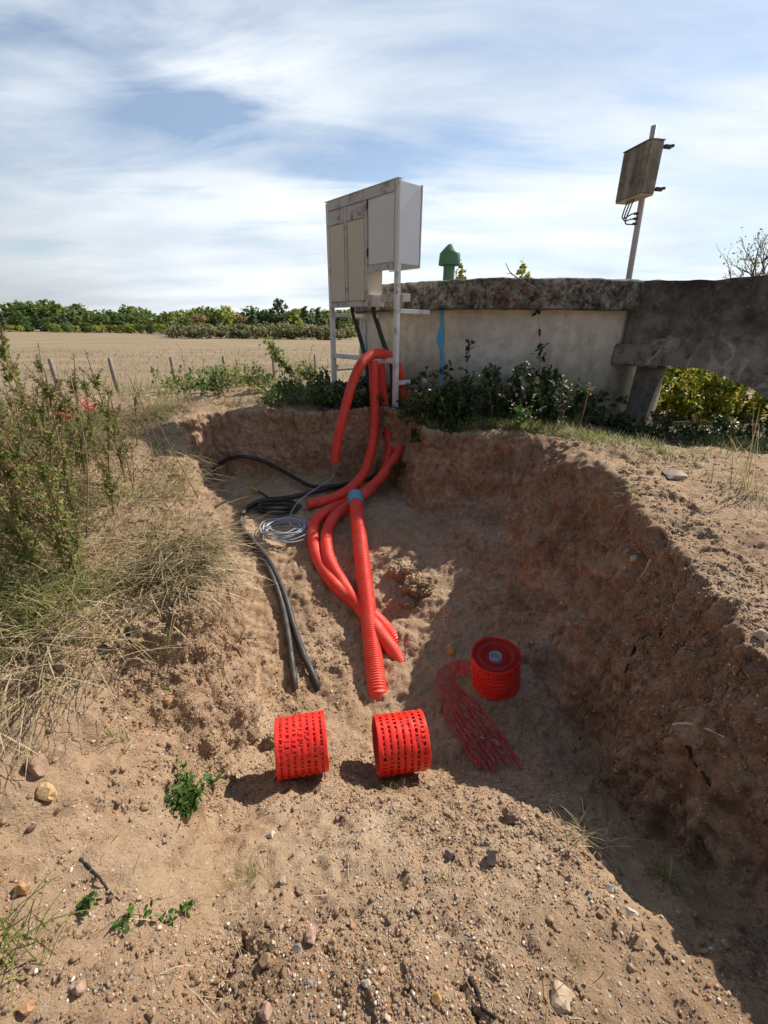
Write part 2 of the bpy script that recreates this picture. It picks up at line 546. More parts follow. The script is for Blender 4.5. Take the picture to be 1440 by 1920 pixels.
def concrete_mat(name, stops, spot=(0.5, 0.48, 0.42), spot_amt=0.0, dark=(0.04, 0.035, 0.03), dark_amt=0.5, streak=0.0, bs=0.5, rust=False, veins=False, foot=False, sc=1.0):
    m, t, b = base_mat(name, 0.92, 0.15)
    L = t.links.new
    p = geo_pos(t)
    col = ramp(t, noise(t, p, 2.6 * sc, 8, 0.65), stops)
    col = mix(t, dark_amt, col, mix(t, ramp(t, noise(t, p, 8 * sc, 8, 0.7, 0.3), [(0.45, 0.0), (0.6, 1.0)]), (1, 1, 1), dark), 'MULTIPLY')
    if streak:
        mp = N(t, 'ShaderNodeMapping'); mp.inputs['Scale'].default_value = (5, 5, 0.35); L(p, mp.inputs[0])
        col = mix(t, streak, col, ramp(t, noise(t, mp.outputs[0], 1.3, 6, 0.6), [(0.35, (0.5, 0.43, 0.36)), (0.6, (1.15, 1.15, 1.15))]), 'MULTIPLY')
    if spot_amt:
        v = N(t, 'ShaderNodeTexVoronoi'); v.inputs['Scale'].default_value = 21
        w = mix(t, 0.12, p, N(t, 'ShaderNodeTexNoise', Scale=9.0).outputs[1]); L(w, v.inputs['Vector'])
        sv = N(t, 'ShaderNodeSeparateColor'); L(v.outputs['Color'], sv.inputs[0])
        k = N(t, 'ShaderNodeMath', operation='MULTIPLY')
        L(ramp(t, sv.outputs[0], [(0.62, 0.0), (0.66, 1.0)]), k.inputs[0]); L(ramp(t, v.outputs['Distance'], [(0.22, 1.0), (0.34, 0.0)]), k.inputs[1])
        k2 = N(t, 'ShaderNodeMath', operation='MULTIPLY'); L(k.outputs[0], k2.inputs[0]); k2.inputs[1].default_value = spot_amt
        col = mix(t, k2.outputs[0], col, spot)
    if rust:
        d = N(t, 'ShaderNodeVectorMath', operation='DISTANCE'); L(p, d.inputs[0]); d.inputs[1].default_value = tuple(P(975, 545, 4.8))
        k = N(t, 'ShaderNodeMath', operation='MULTIPLY'); L(ramp(t, d.outputs['Value'], [(0.05, 1.0), (0.28, 0.0)]), k.inputs[0]); L(ramp(t, noise(t, p, 14, 4), [(0.5, 0.0), (0.58, 1.0)]), k.inputs[1])
        col = mix(t, k.outputs[0], col, (0.28, 0.09, 0.05))
    if veins:
        sp = N(t, 'ShaderNodeSeparateXYZ'); L(p, sp.inputs[0])
        n = noise(t, p, 2.2, 5, 0.55, 0.6)
        a = N(t, 'ShaderNodeMath', operation='SUBTRACT'); L(n, a.inputs[0]); a.inputs[1].default_value = 0.5
        ab = N(t, 'ShaderNodeMath', operation='ABSOLUTE'); L(a.outputs[0], ab.inputs[0])
        vein = ramp(t, ab.outputs[0], [(0.0, 1.0), (0.028, 0.0)])
        zn = N(t, 'ShaderNodeMath', operation='MULTIPLY_ADD'); L(noise(t, p, 1.6, 4), zn.inputs[0]); zn.inputs[1].default_value = 0.7; L(sp.outputs[2], zn.inputs[2])
        low = ramp(t, zn.outputs[0], [(0.0, 1.0), (1.0, 0.0)])     # placeholder positions set below
        low_node = low.node
        low_node.color_ramp.elements[0].position = 0.0; low_node.color_ramp.elements[1].position = 1.0
        mr = N(t, 'ShaderNodeMapRange'); mr.inputs[1].default_value = H - 0.20 + 0.35; mr.inputs[2].default_value = H + 0.02 + 0.35
        mr.inputs[3].default_value = 1.0; mr.inputs[4].default_value = 0.0
        L(zn.outputs[0], mr.inputs[0])
        k = N(t, 'ShaderNodeMath', operation='MULTIPLY'); L(mr.outputs[0], k.inputs[0]); L(vein, k.inputs[1])
        pat = N(t, 'ShaderNodeMath', operation='MULTIPLY'); L(mr.outputs[0], pat.inputs[0]); L(ramp(t, noise(t, p, 5, 7, 0.7), [(0.38, 0.0), (0.54, 0.85)]), pat.inputs[1])
        col = mix(t, pat.outputs[0], col, (0.36, 0.325, 0.275))
        col = mix(t, k.outputs[0], col, (0.50, 0.46, 0.40))
    if foot:                      # splash dirt and algae along the foot of the wall
        sf = N(t, 'ShaderNodeSeparateXYZ'); L(p, sf.inputs[0])
        fz = N(t, 'ShaderNodeMath', operation='MULTIPLY_ADD'); L(noise(t, p, 4, 6, 0.65), fz.inputs[0]); fz.inputs[1].default_value = -0.6; L(sf.outputs[2], fz.inputs[2])
        fm = N(t, 'ShaderNodeMapRange'); fm.inputs[1].default_value = H - 0.95; fm.inputs[2].default_value = H - 0.5; fm.inputs[3].default_value = 0.8; fm.inputs[4].default_value = 0.0
        L(fz.outputs[0], fm.inputs[0])
        col = mix(t, fm.outputs[0], col, mix(t, ramp(t, noise(t, p, 20, 5), [(0.4, 0.0), (0.6, 1.0)]), (0.26, 0.21, 0.15), (0.16, 0.135, 0.09)))
    L(col, b.inputs['Base Color'])
    bump(t, b, noise(t, p, 40, 8, 0.7), bs, 0.012)
    return m


def painted(name, c, wear=(0.16, 0.14, 0.12), amt=0.5, rough=0.45, sc=9):
    m, t, b = base_mat(name, rough, 0.4)
    p = obj_pos(t)
    col = mix(t, 0.25, c, ramp(t, noise(t, p, 3, 5), [(0.3, (0.75, 0.74, 0.72)), (0.7, (1.05, 1.05, 1.05))]), 'MULTIPLY')
    k = ramp(t, noise(t, p, sc, 8, 0.7), [(0.60 - 0.12 * amt, 0.0), (0.66, min(1, amt * 1.4))])
    col = mix(t, k, col, wear)
    t.links.new(col, b.inputs['Base Color'])
    bump(t, b, noise(t, p, 50, 4), 0.12, 0.002)
    return m


def plastic(name, c, rough=0.35, dust=0.25, dc=(0.42, 0.3, 0.2)):
    m, t, b = base_mat(name, rough, 0.5)
    p = geo_pos(t)
    g = N(t, 'ShaderNodeNewGeometry'); s = N(t, 'ShaderNodeSeparateXYZ'); t.links.new(g.outputs['Normal'], s.inputs[0])
    k = N(t, 'ShaderNodeMath', operation='MULTIPLY'); t.links.new(ramp(t, noise(t, p, 14, 6, 0.65), [(0.45, 0.0), (0.75, 1.0)]), k.inputs[0]); k.inputs[1].default_value = dust
    col = mix(t, k.outputs[0], mix(t, 0.4, c, ramp(t, noise(t, p, 5, 3), [(0.3, (0.85, 0.85, 0.85)), (0.7, (1.1, 1.1, 1.1))]), 'MULTIPLY'), dc)
    t.links.new(col, b.inputs['Base Color'])
    t.links.new(ramp(t, noise(t, p, 20, 4), [(0.3, rough), (0.7, min(1, rough + 0.25))]), b.inputs['Roughness'])
    return m


M = {}
M['soil'] = soil_mat()
M['wall'] = concrete_mat("concrete_wall", [(0.25, (0.50, 0.45, 0.38)), (0.5, (0.64, 0.60, 0.53)), (0.75, (0.72, 0.69, 0.63))], dark=(0.66, 0.58, 0.50), dark_amt=0.45, streak=0.24, bs=0.4, foot=True)
M['rim'] = concrete_mat("lichen_concrete", [(0.36, (0.07, 0.064, 0.055)), (0.5, (0.20, 0.182, 0.155)), (0.66, (0.40, 0.37, 0.32))], spot=(0.42, 0.40, 0.34), spot_amt=0.55, dark=(0.18, 0.16, 0.14), dark_amt=0.85, bs=0.9, rust=True, sc=3.0)
M['flume'] = concrete_mat("black_stained_concrete", [(0.34, (0.06, 0.055, 0.05)), (0.52, (0.15, 0.138, 0.123)), (0.7, (0.29, 0.27, 0.24))], spot=(0.30, 0.28, 0.25), spot_amt=0.35, dark=(0.3, 0.28, 0.26), dark_amt=0.6, bs=0.8, veins=True)
M['pillar'] = concrete_mat("grey_concrete", [(0.3, (0.16, 0.145, 0.12)), (0.7, (0.32, 0.30, 0.26))], dark=(0.3, 0.27, 0.23), dark_amt=0.5, streak=0.5)
M['white_steel'] = painted("white_painted_steel", (0.74, 0.73, 0.72), wear=(0.22, 0.19, 0.16), amt=0.55)
M['white_worn'] = painted("worn_white_steel", (0.55, 0.545, 0.54), wear=(0.16, 0.125, 0.095), amt=0.9, sc=6)
M['white_panel'] = painted("white_sheet", (0.71, 0.73, 0.745), amt=0.0)
M['cream'] = painted("cream_panel", (0.62, 0.565, 0.47), amt=0.0)
M['dirty_box'] = concrete_mat("streaked_polyester", [(0.3, (0.20, 0.18, 0.14)), (0.7, (0.36, 0.34, 0.29))], dark=(0.5, 0.45, 0.36), dark_amt=0.6, streak=0.8, bs=0.15)
M['tan_base'] = two_tone("tan_base", (0.42, 0.32, 0.19), (0.52, 0.41, 0.26), 12, 0.7, 0)
M['dark_metal'] = two_tone("dark_metal", (0.03, 0.028, 0.028), (0.07, 0.065, 0.06), 20, 0.6, 0.1)
M['galv'] = two_tone("galvanised_pole", (0.42, 0.39, 0.41), (0.52, 0.49, 0.50), 14, 0.5, 0.1, spec=0.4)
M['green_vent'] = painted("green_paint", (0.075, 0.19, 0.095), wear=(0.11, 0.15, 0.09), amt=0.5, rough=0.55)
M['red_pipe'] = plastic("red_plastic", (0.78, 0.045, 0.024), 0.40, 0.36)
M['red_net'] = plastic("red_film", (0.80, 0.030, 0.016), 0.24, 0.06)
M['red_net_in'] = plastic("shaded_red_film", (0.38, 0.012, 0.010), 0.45, 0.05)  # same film, the shade inside the mesh holes put into its colour
M['faded_net'] = plastic("dusty_red_film", (0.42, 0.022, 0.026), 0.5, 0.3)
M['blue'] = plastic("blue_plastic", (0.10, 0.27, 0.42), 0.4, 0.25)
M['blue_paint'] = two_tone("blue_marking_paint", (0.07, 0.38, 0.68), (0.12, 0.48, 0.78), 20, 0.7, 0.15)
M['cable'] = plastic("black_cable", (0.018, 0.018, 0.02), 0.45, 0.25, (0.25, 0.18, 0.12))
M['grey_cable'] = plastic("grey_cable", (0.36, 0.40, 0.46), 0.4, 0.12)
M['core'] = two_tone("grey_core", (0.22, 0.23, 0.27), (0.34, 0.35, 0.40), 20, 0.7, 0)
M['yellow'] = two_tone("yellow_tape", (0.6, 0.33, 0.03), (0.7, 0.42, 0.06), 20, 0.5, 0)
M['post'] = two_tone("weathered_post", (0.20, 0.165, 0.14), (0.34, 0.29, 0.25), 16, 0.9, 0.5)
M['bark'] = two_tone("bark", (0.07, 0.052, 0.038), (0.16, 0.125, 0.095), 12, 0.9, 0.5)
M['root'] = two_tone("root_brown", (0.10, 0.06, 0.035), (0.22, 0.14, 0.085), 18, 0.9, 0.3)
M['root_dark'] = two_tone("root_black", (0.015, 0.012, 0.01), (0.04, 0.03, 0.025), 18, 0.9, 0.3)
M['root_pale'] = two_tone("root_pale", (0.45, 0.38, 0.30), (0.6, 0.53, 0.44), 18, 0.9, 0.2)
M['bramble'] = leafy("bramble_leaf", [(0.0, (0.022, 0.046, 0.016)), (0.5, (0.045, 0.088, 0.027)), (0.85, (0.08, 0.13, 0.038)), (1.0, (0.20, 0.16, 0.06))], 0.45, 0.25)
M['sunlit_leaf'] = leafy("sunlit_leaf", [(0.0, (0.30, 0.33, 0.24)), (1.0, (0.52, 0.53, 0.42))], 0.5, 0.3)  # bramble leaves catching the sun, the light put into their pale colour
M['fresh_leaf'] = leafy("fresh_leaf", [(0.0, (0.04, 0.10, 0.018)), (0.6, (0.08, 0.165, 0.03)), (1.0, (0.15, 0.22, 0.05))], 0.5, 0.35)
M['ivy'] = leafy("ivy_leaf", [(0.0, (0.06, 0.12, 0.02)), (0.45, (0.20, 0.27, 0.03)), (0.8, (0.45, 0.38, 0.04)), (1.0, (0.55, 0.40, 0.07))], 0.45, 0.45)
M['weed'] = leafy("weed_leaf", [(0.0, (0.12, 0.165, 0.04)), (0.45, (0.24, 0.28, 0.08)), (0.75, (0.38, 0.37, 0.13)), (1.0, (0.45, 0.32, 0.17))], 0.6, 0.55)
M['seed'] = leafy("seed_spike", [(0.0, (0.19, 0.14, 0.07)), (0.6, (0.29, 0.24, 0.11)), (1.0, (0.36, 0.22, 0.13))], 0.8, 0.35)
M['weed_stem'] = two_tone("weed_stem", (0.14, 0.09, 0.055), (0.27, 0.19, 0.10), 10, 0.8, 0)
M['straw'] = leafy("straw", [(0.0, (0.20, 0.14, 0.075)), (0.4, (0.36, 0.28, 0.15)), (0.75, (0.50, 0.41, 0.25)), (1.0, (0.62, 0.54, 0.36))], 0.75, 0.25)
M['stubble'] = leafy('stubble_straw', [(0.0, (0.17, 0.12, 0.065)), (0.6, (0.27, 0.20, 0.115)), (1.0, (0.36, 0.29, 0.17))], 0.8, 0.2)
M['green_grass'] = leafy("green_grass", [(0.0, (0.08, 0.13, 0.025)), (0.4, (0.17, 0.21, 0.05)), (0.7, (0.33, 0.31, 0.10)), (1.0, (0.48, 0.40, 0.19))], 0.6, 0.35)
M['gold'] = leafy("horseweed", [(0.0, (0.14, 0.19, 0.045)), (1.0, (0.38, 0.42, 0.16))], 0.6, 0.4)
M['clod'] = two_tone("clod_soil", (0.12, 0.075, 0.045), (0.32, 0.20, 0.12), 7, 0.95, 0.6, 30, 0.1, 0.35, 0.01)


def gravel_mat():
    m, t, b = base_mat("gravel", 0.75, 0.25)
    g = N(t, 'ShaderNodeNewGeometry')
    c = ramp(t, g.outputs['Random Per Island'], [(0.0, (0.13, 0.085, 0.06)), (0.15, (0.27, 0.155, 0.09)), (0.32, (0.34, 0.21, 0.125)), (0.5, (0.42, 0.29, 0.185)),
                                               (0.62, (0.36, 0.15, 0.075)), (0.72, (0.5, 0.40, 0.30)), (0.86, (0.40, 0.29, 0.20)), (0.91, (0.20, 0.19, 0.19)), (0.95, (0.50, 0.42, 0.33)), (1.0, (0.72, 0.67, 0.60))])
    c = mix(t, 0.6, c, ramp(t, noise(t, g.outputs['Position'], 70, 5, 0.65), [(0.3, (0.6, 0.58, 0.56)), (0.7, (1.2, 1.2, 1.2))]), 'MULTIPLY')
    t.links.new(c, b.inputs['Base Color'])
    bump(t, b, noise(t, g.outputs['Position'], 120, 4), 0.3, 0.004)
    return m


M['gravel'] = gravel_mat()


def tree_mat(name, stops):
    return leafy(name, stops, 0.7, 0.4, 0.15)


# ------------------------------------------------------------------ the ground, one sheet
BASE = np.array([(-.30, -1.5), (-.32, .3), (-.42, .7), (-.60, 1.15), (-.66, 1.55), (-.68, 1.9), (-.86, 2.2), (-1.13, 2.75), (-1.52, 3.5), (-1.96, 4.2), (-1.80, 4.52),
                 (-.8, 4.52), (-.1, 4.46), (.16, 4.25), (.27, 3.85), (.38, 3.42), (.50, 2.8), (.64, 2.25), (.92, 1.95), (1.02, 1.6), (1.03, 1.2), (1.0, .6), (1.0, -1.5)])
TOP = np.array([(-.85, -1.5), (-.88, .3), (-.98, .7), (-.90, 1.15), (-.76, 1.5), (-.76, 1.9), (-.93, 2.2), (-1.20, 2.72), (-1.59, 3.5), (-2.05, 4.25), (-1.88, 4.68),
                (-.8, 4.66), (-.05, 4.60), (.26, 4.40), (.42, 3.92), (.72, 3.86), (1.06, 3.74), (1.44, 3.46), (1.31, 2.85), (1.29, 2.15), (1.20, 1.6), (1.16, 1.2), (1.15, .6), (1.15, -1.5)])
FLOOR = np.array([(-.2, .3, -1.34), (.3, .3, -1.32), (.85, .3, -1.30), (0, -1.2, -1.32), (.9, -1.2, -1.3), (-.35, .8, -1.52), (.3, .87, -1.50), (.75, .85, -1.50), (-.5, 1.2, -1.73), (0, 1.2, -1.72),
                  (.4, 1.17, -1.70), (.7, 1.1, -1.66), (.98, 1.15, -1.80), (-.5, 1.55, -1.92), (0, 1.5, -1.94), (.3, 1.45, -1.95), (.6, 1.42, -1.94), (.95, 1.4, -1.9), (.6, 1.8, -1.84), (.9, 1.75, -1.85),
                  (-.5, 2.1, -1.95), (0, 2.1, -1.95), (.3, 2.1, -1.90), (-.6, 2.6, -1.83), (0, 2.7, -1.80), (.3, 2.7, -1.75), (-.8, 3.2, -1.66), (0, 3.3, -1.61), (-1.2, 3.7, -1.56), (-.3, 4, -1.53),
                  (.2, 3.8, -1.52), (-1.6, 4.4, -1.5), (0, 4.4, -1.5)])
BANK = np.array([(-1.2, .3, -1.12), (-1.6, .6, -1.05), (-2.5, .5, -1.0), (-1.1, 1.2, -1.0), (-2, 1.5, -.97), (-.9, 1.7, -1.04), (-1.0, 2.2, -1.02), (-1.3, 2.8, -.94), (-2.2, 3, -.88), (-1.7, 3.6, -.90),
                 (-2, 4.5, -.86), (-3, 4.5, -.86), (-1, 4.9, -.80), (0, 4.9, -.80), (-1.5, 6, -.83), (-2.2, 7.3, -.86), (.5, 4.2, -.82), (1.0, 4.1, -.84), (1.7, 3.8, -.83), (2.5, 4, -.90),
                 (3.5, 4.3, -.98), (3, 5.5, -1.15), (1.55, 2.62, -.74), (1.45, 3.0, -.79), (2.2, 2.4, -.76), (1.5, 1.7, -.87), (1.35, 1, -.90), (1.35, .4, -.95), (2.5, 1, -.88), (2.1, 3.0, -.72), (1.3, -1, -1.0), (-1.3, -1, -1.1)])


def tps_fit(c):
    d = np.linalg.norm(c[:, None, :2] - c[None, :, :2], axis=2)
    K = np.where(d > 0, d * d * np.log(d + 1e-9), 0) + 1e-3 * np.eye(len(c))
    Pm = np.hstack([np.ones((len(c), 1)), c[:, :2]])
    A = np.block([[K, Pm], [Pm.T, np.zeros((3, 3))]])
    return np.linalg.solve(A, np.concatenate([c[:, 2], [0, 0, 0]]))


TW = tps_fit(FLOOR)


def tps(q):
    r = np.full(len(q), TW[-3]) + q @ TW[-2:]
    for k, c in enumerate(FLOOR):
        d = np.hypot(q[:, 0] - c[0], q[:, 1] - c[1])
        r = r + TW[k] * d * d * np.log(d + 1e-9)
    return np.clip(r, -2.02, -1.2)


def sdist(q, poly):
    """distance to polygon, negative inside"""
    d = np.full(len(q), 1e9); ins = np.zeros(len(q), bool)
    for k in range(len(poly)):
        a = poly[k]; b = poly[(k + 1) % len(poly)]
        ab = b - a; aq = q - a
        t = np.clip((aq @ ab) / (ab @ ab), 0, 1)
        d = np.minimum(d, np.hypot(*(aq - t[:, None] * ab).T))
        with np.errstate(divide='ignore', invalid='ignore'):
            c = ((a[1] > q[:, 1]) != (b[1] > q[:, 1])) & (q[:, 0] < (b[0] - a[0]) * (q[:, 1] - a[1]) / (b[1] - a[1]) + a[0])
        ins ^= c
    return np.where(ins, -d, d)


FIELD = -1.9


def heights(x, y):
    q = np.stack([x, y], 1)
    w = np.zeros(len(q)); s = np.zeros(len(q))
    for bx, by, bz in BANK:
        g = np.exp(-((x - bx) ** 2 + (y - by) ** 2) / (2 * 0.55 ** 2)) + 1e-5 / (0.2 + (x - bx) ** 2 + (y - by) ** 2)
        w += g; s += g * bz
    top = s / w
    p3 = np.stack([x, y, np.zeros_like(x)], 1)
    top = top + 0.05 * fbm(p3 * 1.5, 3) * sstep(9, 5, np.hypot(x, y - 3))
    r = np.hypot(x - 0.4, y - 3.3)
    dr = sstep(4.6, 8.5, r)
    top = top * (1 - dr) + (FIELD + 0.05 * fbm(p3 * 0.12, 3)) * dr
    z = top.copy(); wall = np.zeros(len(q))
    near = (np.abs(x) < 2.6) & (y < 5.4) & (y > -1.45)
    qn = q[near]
    p = np.stack([qn[:, 0], qn[:, 1], np.zeros(len(qn))], 1)
    warp = np.stack([0.055 * fbm(p * 2.6 + 5, 3), 0.055 * fbm(p * 2.6 + 31, 3)], 1) + np.stack([0.012 * fbm(p * 13 + 5, 2), 0.012 * fbm(p * 13 + 31, 2)], 1)
    qq = qn + warp
    db = sdist(qq, BASE); dt = -sdist(qq, TOP)
    db = np.maximum(db, 0); ins = dt > 0
    dt = np.maximum(dt, 0)
    sgm = np.where(ins, db / (db + dt + 1e-9), 1.0)
    width = db + dt
    steep = sstep(0.22, 0.6, width)
    g = (1 - steep) * (0.2 * sstep(0, 1, sgm) + 0.8 * np.clip(sgm / 0.95, 0, 1)) + steep * (0.48 * sgm ** 1.3 + 0.52 * sstep(0.52, 0.97, sgm))
    right = sstep(0.2, 0.5, qn[:, 0])
    g_l = 0.75 * sgm + 0.25 * sstep(0, 1, sgm)
    g = np.where(steep > 0, g * right + (1 - right) * (g_l * steep + (1 - steep) * (0.2 * sstep(0, 1, sgm) + 0.8 * np.clip(sgm / 0.93, 0, 1))), g)
    f = tps(qn) + 0.012 * fbm(p * 3.2, 3)
    # a gully and a kicked-out hollow in the foreground sand
    for (ax_, ay_), (bx_, by_), wd, dp in (((-.345, .61), (-.40, .50), .024, .055), ((-.40, .50), (-.43, .40), .028, .05), ((.19, .49), (.20, .475), .022, .045), ((.20, .475), (.235, .43), .010, .025)):
        ab = np.array([bx_ - ax_, by_ - ay_]); t_ = np.clip(((qn - [ax_, ay_]) @ ab) / (ab @ ab), 0, 1)
        dd = np.hypot(*(qn + 0.35 * warp - [ax_, ay_] - t_[:, None] * ab).T)
        f = f - dp * np.exp(-(dd / wd) ** 2)
    z[near] = f + (top[near] - f) * g
    m = ((sgm > 0.03) & (sgm < 1.0)).astype(float)
    wall[near] = np.where(ins, np.clip(sgm * 8, 0, 1) * np.clip((1 - sgm) * 10 + 0.1, 0, 1), 0)
    inside = np.zeros(len(q)); inside[near] = ins
    return z + H, wall, dr, inside


def geom(a, ratio, end, step):
    out = []
    while a < end:
        a += step; step *= ratio; out.append(a)
    return out


xs = np.concatenate([-np.array(geom(2.6, 1.13, 1500, 0.035))[::-1], np.arange(-2.6, -1.35, 0.022), np.arange(-1.35, 1.5, 0.0105), np.arange(1.5, 2.6, 0.02), geom(2.58, 1.13, 1500, 0.035)])
ys = np.concatenate([np.arange(-40, -2, 2.0), np.arange(-2, 0.25, 0.08), np.arange(0.25, 1.7, 0.0085), np.arange(1.7, 3.2, 0.013), np.arange(3.2, 4.9, 0.018), geom(4.9, 1.055, 2500, 0.025)])
gx, gy = np.meshgrid(xs, ys)
gz, gw, gd, gi = heights(gx.ravel(), gy.ravel())
nx, ny = len(xs), len(ys)
idx = np.arange(nx * ny).reshape(ny, nx)
quads = np.stack([idx[:-1, :-1], idx[:-1, 1:], idx[1:, 1:], idx[1:, :-1]], -1).reshape(-1, 4)
gme = mesh_np("ground", np.stack([gx.ravel(), gy.ravel(), gz], 1), [quads], True)
at = gme.attributes.new('wallness', 'FLOAT', 'POINT'); at.data.foreach_set('value', gw.astype(np.float32))
bm = bmesh.new(); bm.from_mesh(gme)
for _ in range(2):
    E = [e for e in bm.edges if abs(e.verts[0].co.z - e.verts[1].co.z) > 0.03 and abs(e.verts[0].co.y) < 5.2 and abs(e.verts[0].co.x) < 2.4]
    bmesh.ops.subdivide_edges(bm, edges=E, cuts=2, use_grid_fill=True)
bmesh.ops.triangulate(bm, faces=[f for f in bm.faces if len(f.verts) > 4])
bm.to_mesh(gme); bm.free()
nv = len(gme.vertices)
gco = np.zeros(nv * 3, np.float32); gme.vertices.foreach_get('co', gco); gco = gco.reshape(-1, 3).astype(float)
gno = np.zeros(nv * 3, np.float32); gme.vertex_normals.foreach_get('vector', gno); gno = gno.reshape(-1, 3)
gwl = np.zeros(nv, np.float32); gme.attributes['wallness'].data.foreach_get('value', gwl)
site = sstep(9, 5.5, np.hypot(gco[:, 0], gco[:, 1] - 3))
steepv = sstep(0.85, 0.45, gno[:, 2])
a1 = fbm(gco * 3.1, 3); a2 = fbm(gco * 10, 3); a3 = fbm(gco * 34, 2); a4 = vnoise(gco * 90)
# lumps, hollows and spade marks of the cut faces, crumbs and footmarks of the floor
gcl = gco * np.array([8, 8, 1.2])
disp = site * (0.012 * a1 + 0.014 * a2 + 0.0100 * a3 + 0.0048 * a4) + site * steepv * (0.020 * a1 + 0.010 * a2 + 0.010 * fbm(gcl, 2) + 0.009 * fbm(gco * 21, 2) + 0.008 * a3) * (0.55 + 0.45 * sstep(-.4, 0, gco[:, 0]))
tram = np.clip(fbm(gco * 5.5 + 40, 2) - 0.15, 0, 1)
disp -= site * (1 - steepv) * 0.026 * tram * (np.abs(gco[:, 0]) < 1.5)
gco += gno * disp[:, None]
gme.vertices.foreach_set('co', gco.astype(np.float32).ravel())
# zones: R litter of the banks, G field, B cut face, inverse A dark soil with painted shade
zr = np.zeros((nv, 4), np.float32); zr[:, 3] = 1
dz = sstep(4.8, 8.0, np.hypot(gco[:, 0] - 0.4, gco[:, 1] - 3.3))
top_in = (sdist(gco[:, :2], TOP) > 0).astype(float)
pn = fbm(gco * 1.3, 4)
leftb = top_in * sstep(-1.05, -1.7, gco[:, 0] + 0.25 * pn) * sstep(0.2, 0.8, gco[:, 1] + 0.5)
backb = top_in * sstep(3.6, 4.4, gco[:, 1])
zr[:, 0] = np.clip(0.75 * leftb * sstep(-0.5, 0.4, pn + 0.2) + 0.7 * backb + 0.25 * top_in * sstep(0, 0.5, pn), 0, 1)
zr[:, 1] = dz
vis_w = np.clip(gwl, 0, 1)
rightw = sstep(-0.2, 0.25, gco[:, 0]) * sstep(0.2, 0.4, gco[:, 1]); backw = sstep(4.1, 4.45, gco[:, 1])
zr[:, 2] = np.clip(vis_w * (0.25 + 0.75 * np.maximum(rightw, backw)) + 0.25 * pn * vis_w, 0, 1)
zr[:, 3] = 1 - top_in * np.clip(sstep(3.75, 4.1, gco[:, 1] + 0.12 * pn + 0.42 * sstep(1.2, 2.0, gco[:, 0])) * sstep(-1.0, -.4, gco[:, 0]) * sstep(8, 6, gco[:, 1]), 0, 1)  # dark tone reaches further out on the right, standing in for shade
ca = gme.attributes.new('zone', 'FLOAT_COLOR', 'POINT'); ca.data.foreach_set('color', zr.ravel())
gme.polygons.foreach_set('use_smooth', np.ones(len(gme.polygons), bool))
gme.update()
ground = link("ground", gme, M['soil'])
tag(ground, kind='structure')

gme.calc_loop_triangles()
tri = np.zeros(len(gme.loop_triangles) * 3, np.int32); gme.loop_triangles.foreach_get('vertices', tri); tri = tri.reshape(-1, 3)
cen = gco[tri].mean(1)
keep = (np.hypot(cen[:, 0], cen[:, 1]) < 60) & (cen[:, 1] > -1)
tri = tri[keep]; cen = cen[keep]
BV = BVHTree.FromPolygons([tuple(c) for c in gco], [tuple(t) for t in tri.tolist()])
e1 = gco[tri[:, 1]] - gco[tri[:, 0]]; e2 = gco[tri[:, 2]] - gco[tri[:, 0]]
tn = np.cross(e1, e2); area = np.linalg.norm(tn, axis=1) * 0.5
tn = tn / (2 * area[:, None] + 1e-12)
CP = np.array([0, 0, H])


def PG(px, py, lift=0.0):
    d = ray(px, py).normalized()
    h = BV.ray_cast(Vector((0, 0, H)), d)
    if h[0] is None: return P(px, py, 20)
    return h[0] + Vector((0, 0, lift))


def drop(x, y, lift=0.0):
    h = BV.ray_cast(Vector((x, y, 10)), Vector((0, 0, -1)))
    z = h[0].z if h[0] is not None else FIELD + H
    return Vector((x, y, z + lift))


def to_px(v):
    """columns px, py of points (n,3)"""
    inv = np.array(CM.inverted())
    q = np.hstack([v, np.ones((len(v), 1))]) @ inv.T
    return 720 + FPX * q[:, 0] / -q[:, 2], 960 - FPX * q[:, 1] / -q[:, 2], -q[:, 2]


def sample(n, weight):
    """n random spots on the ground: weight(centres, normals) per unit area"""
    w = area * weight
    c = np.cumsum(w); c /= c[-1]
    k = np.searchsorted(c, rng.random(n))
    u, v = rng.random(n), rng.random(n)
    fl = u + v > 1; u[fl] = 1 - u[fl]; v[fl] = 1 - v[fl]
    p = gco[tri[k, 0]] + u[:, None] * e1[k] + v[:, None] * e2[k]
    return p, tn[k]


cpx, cpy, cdp = to_px(cen)
infr = (cdp > 0.1) & (cpx > -120) & (cpx < 1560) & (cpy > 300) & (cpy < 2050)
cin = sdist(cen[:, :2], TOP) < 0.0
cr = np.hypot(cen[:, 0], cen[:, 1])
facing = np.clip(-(tn * (cen - CP)).sum(1) / np.linalg.norm(cen - CP, axis=1), 0.05, 1)

# ------------------------------------------------------------------ round concrete tank
TC = Vector((1.72, 6.86, 0)); TR = 2.10
ZT, ZB = H + 0.455, H + 0.185


def wobble(me, amp, sc):
    n = len(me.vertices); c = np.zeros(n * 3, np.float32); me.vertices.foreach_get('co', c); c = c.reshape(-1, 3).astype(float)
    k = np.zeros(n * 3, np.float32); me.vertex_normals.foreach_get('vector', k); k = k.reshape(-1, 3)
    c += k * (amp * fbm(c * sc, 3))[:, None]
    me.vertices.foreach_set('co', c.astype(np.float32).ravel()); me.update()


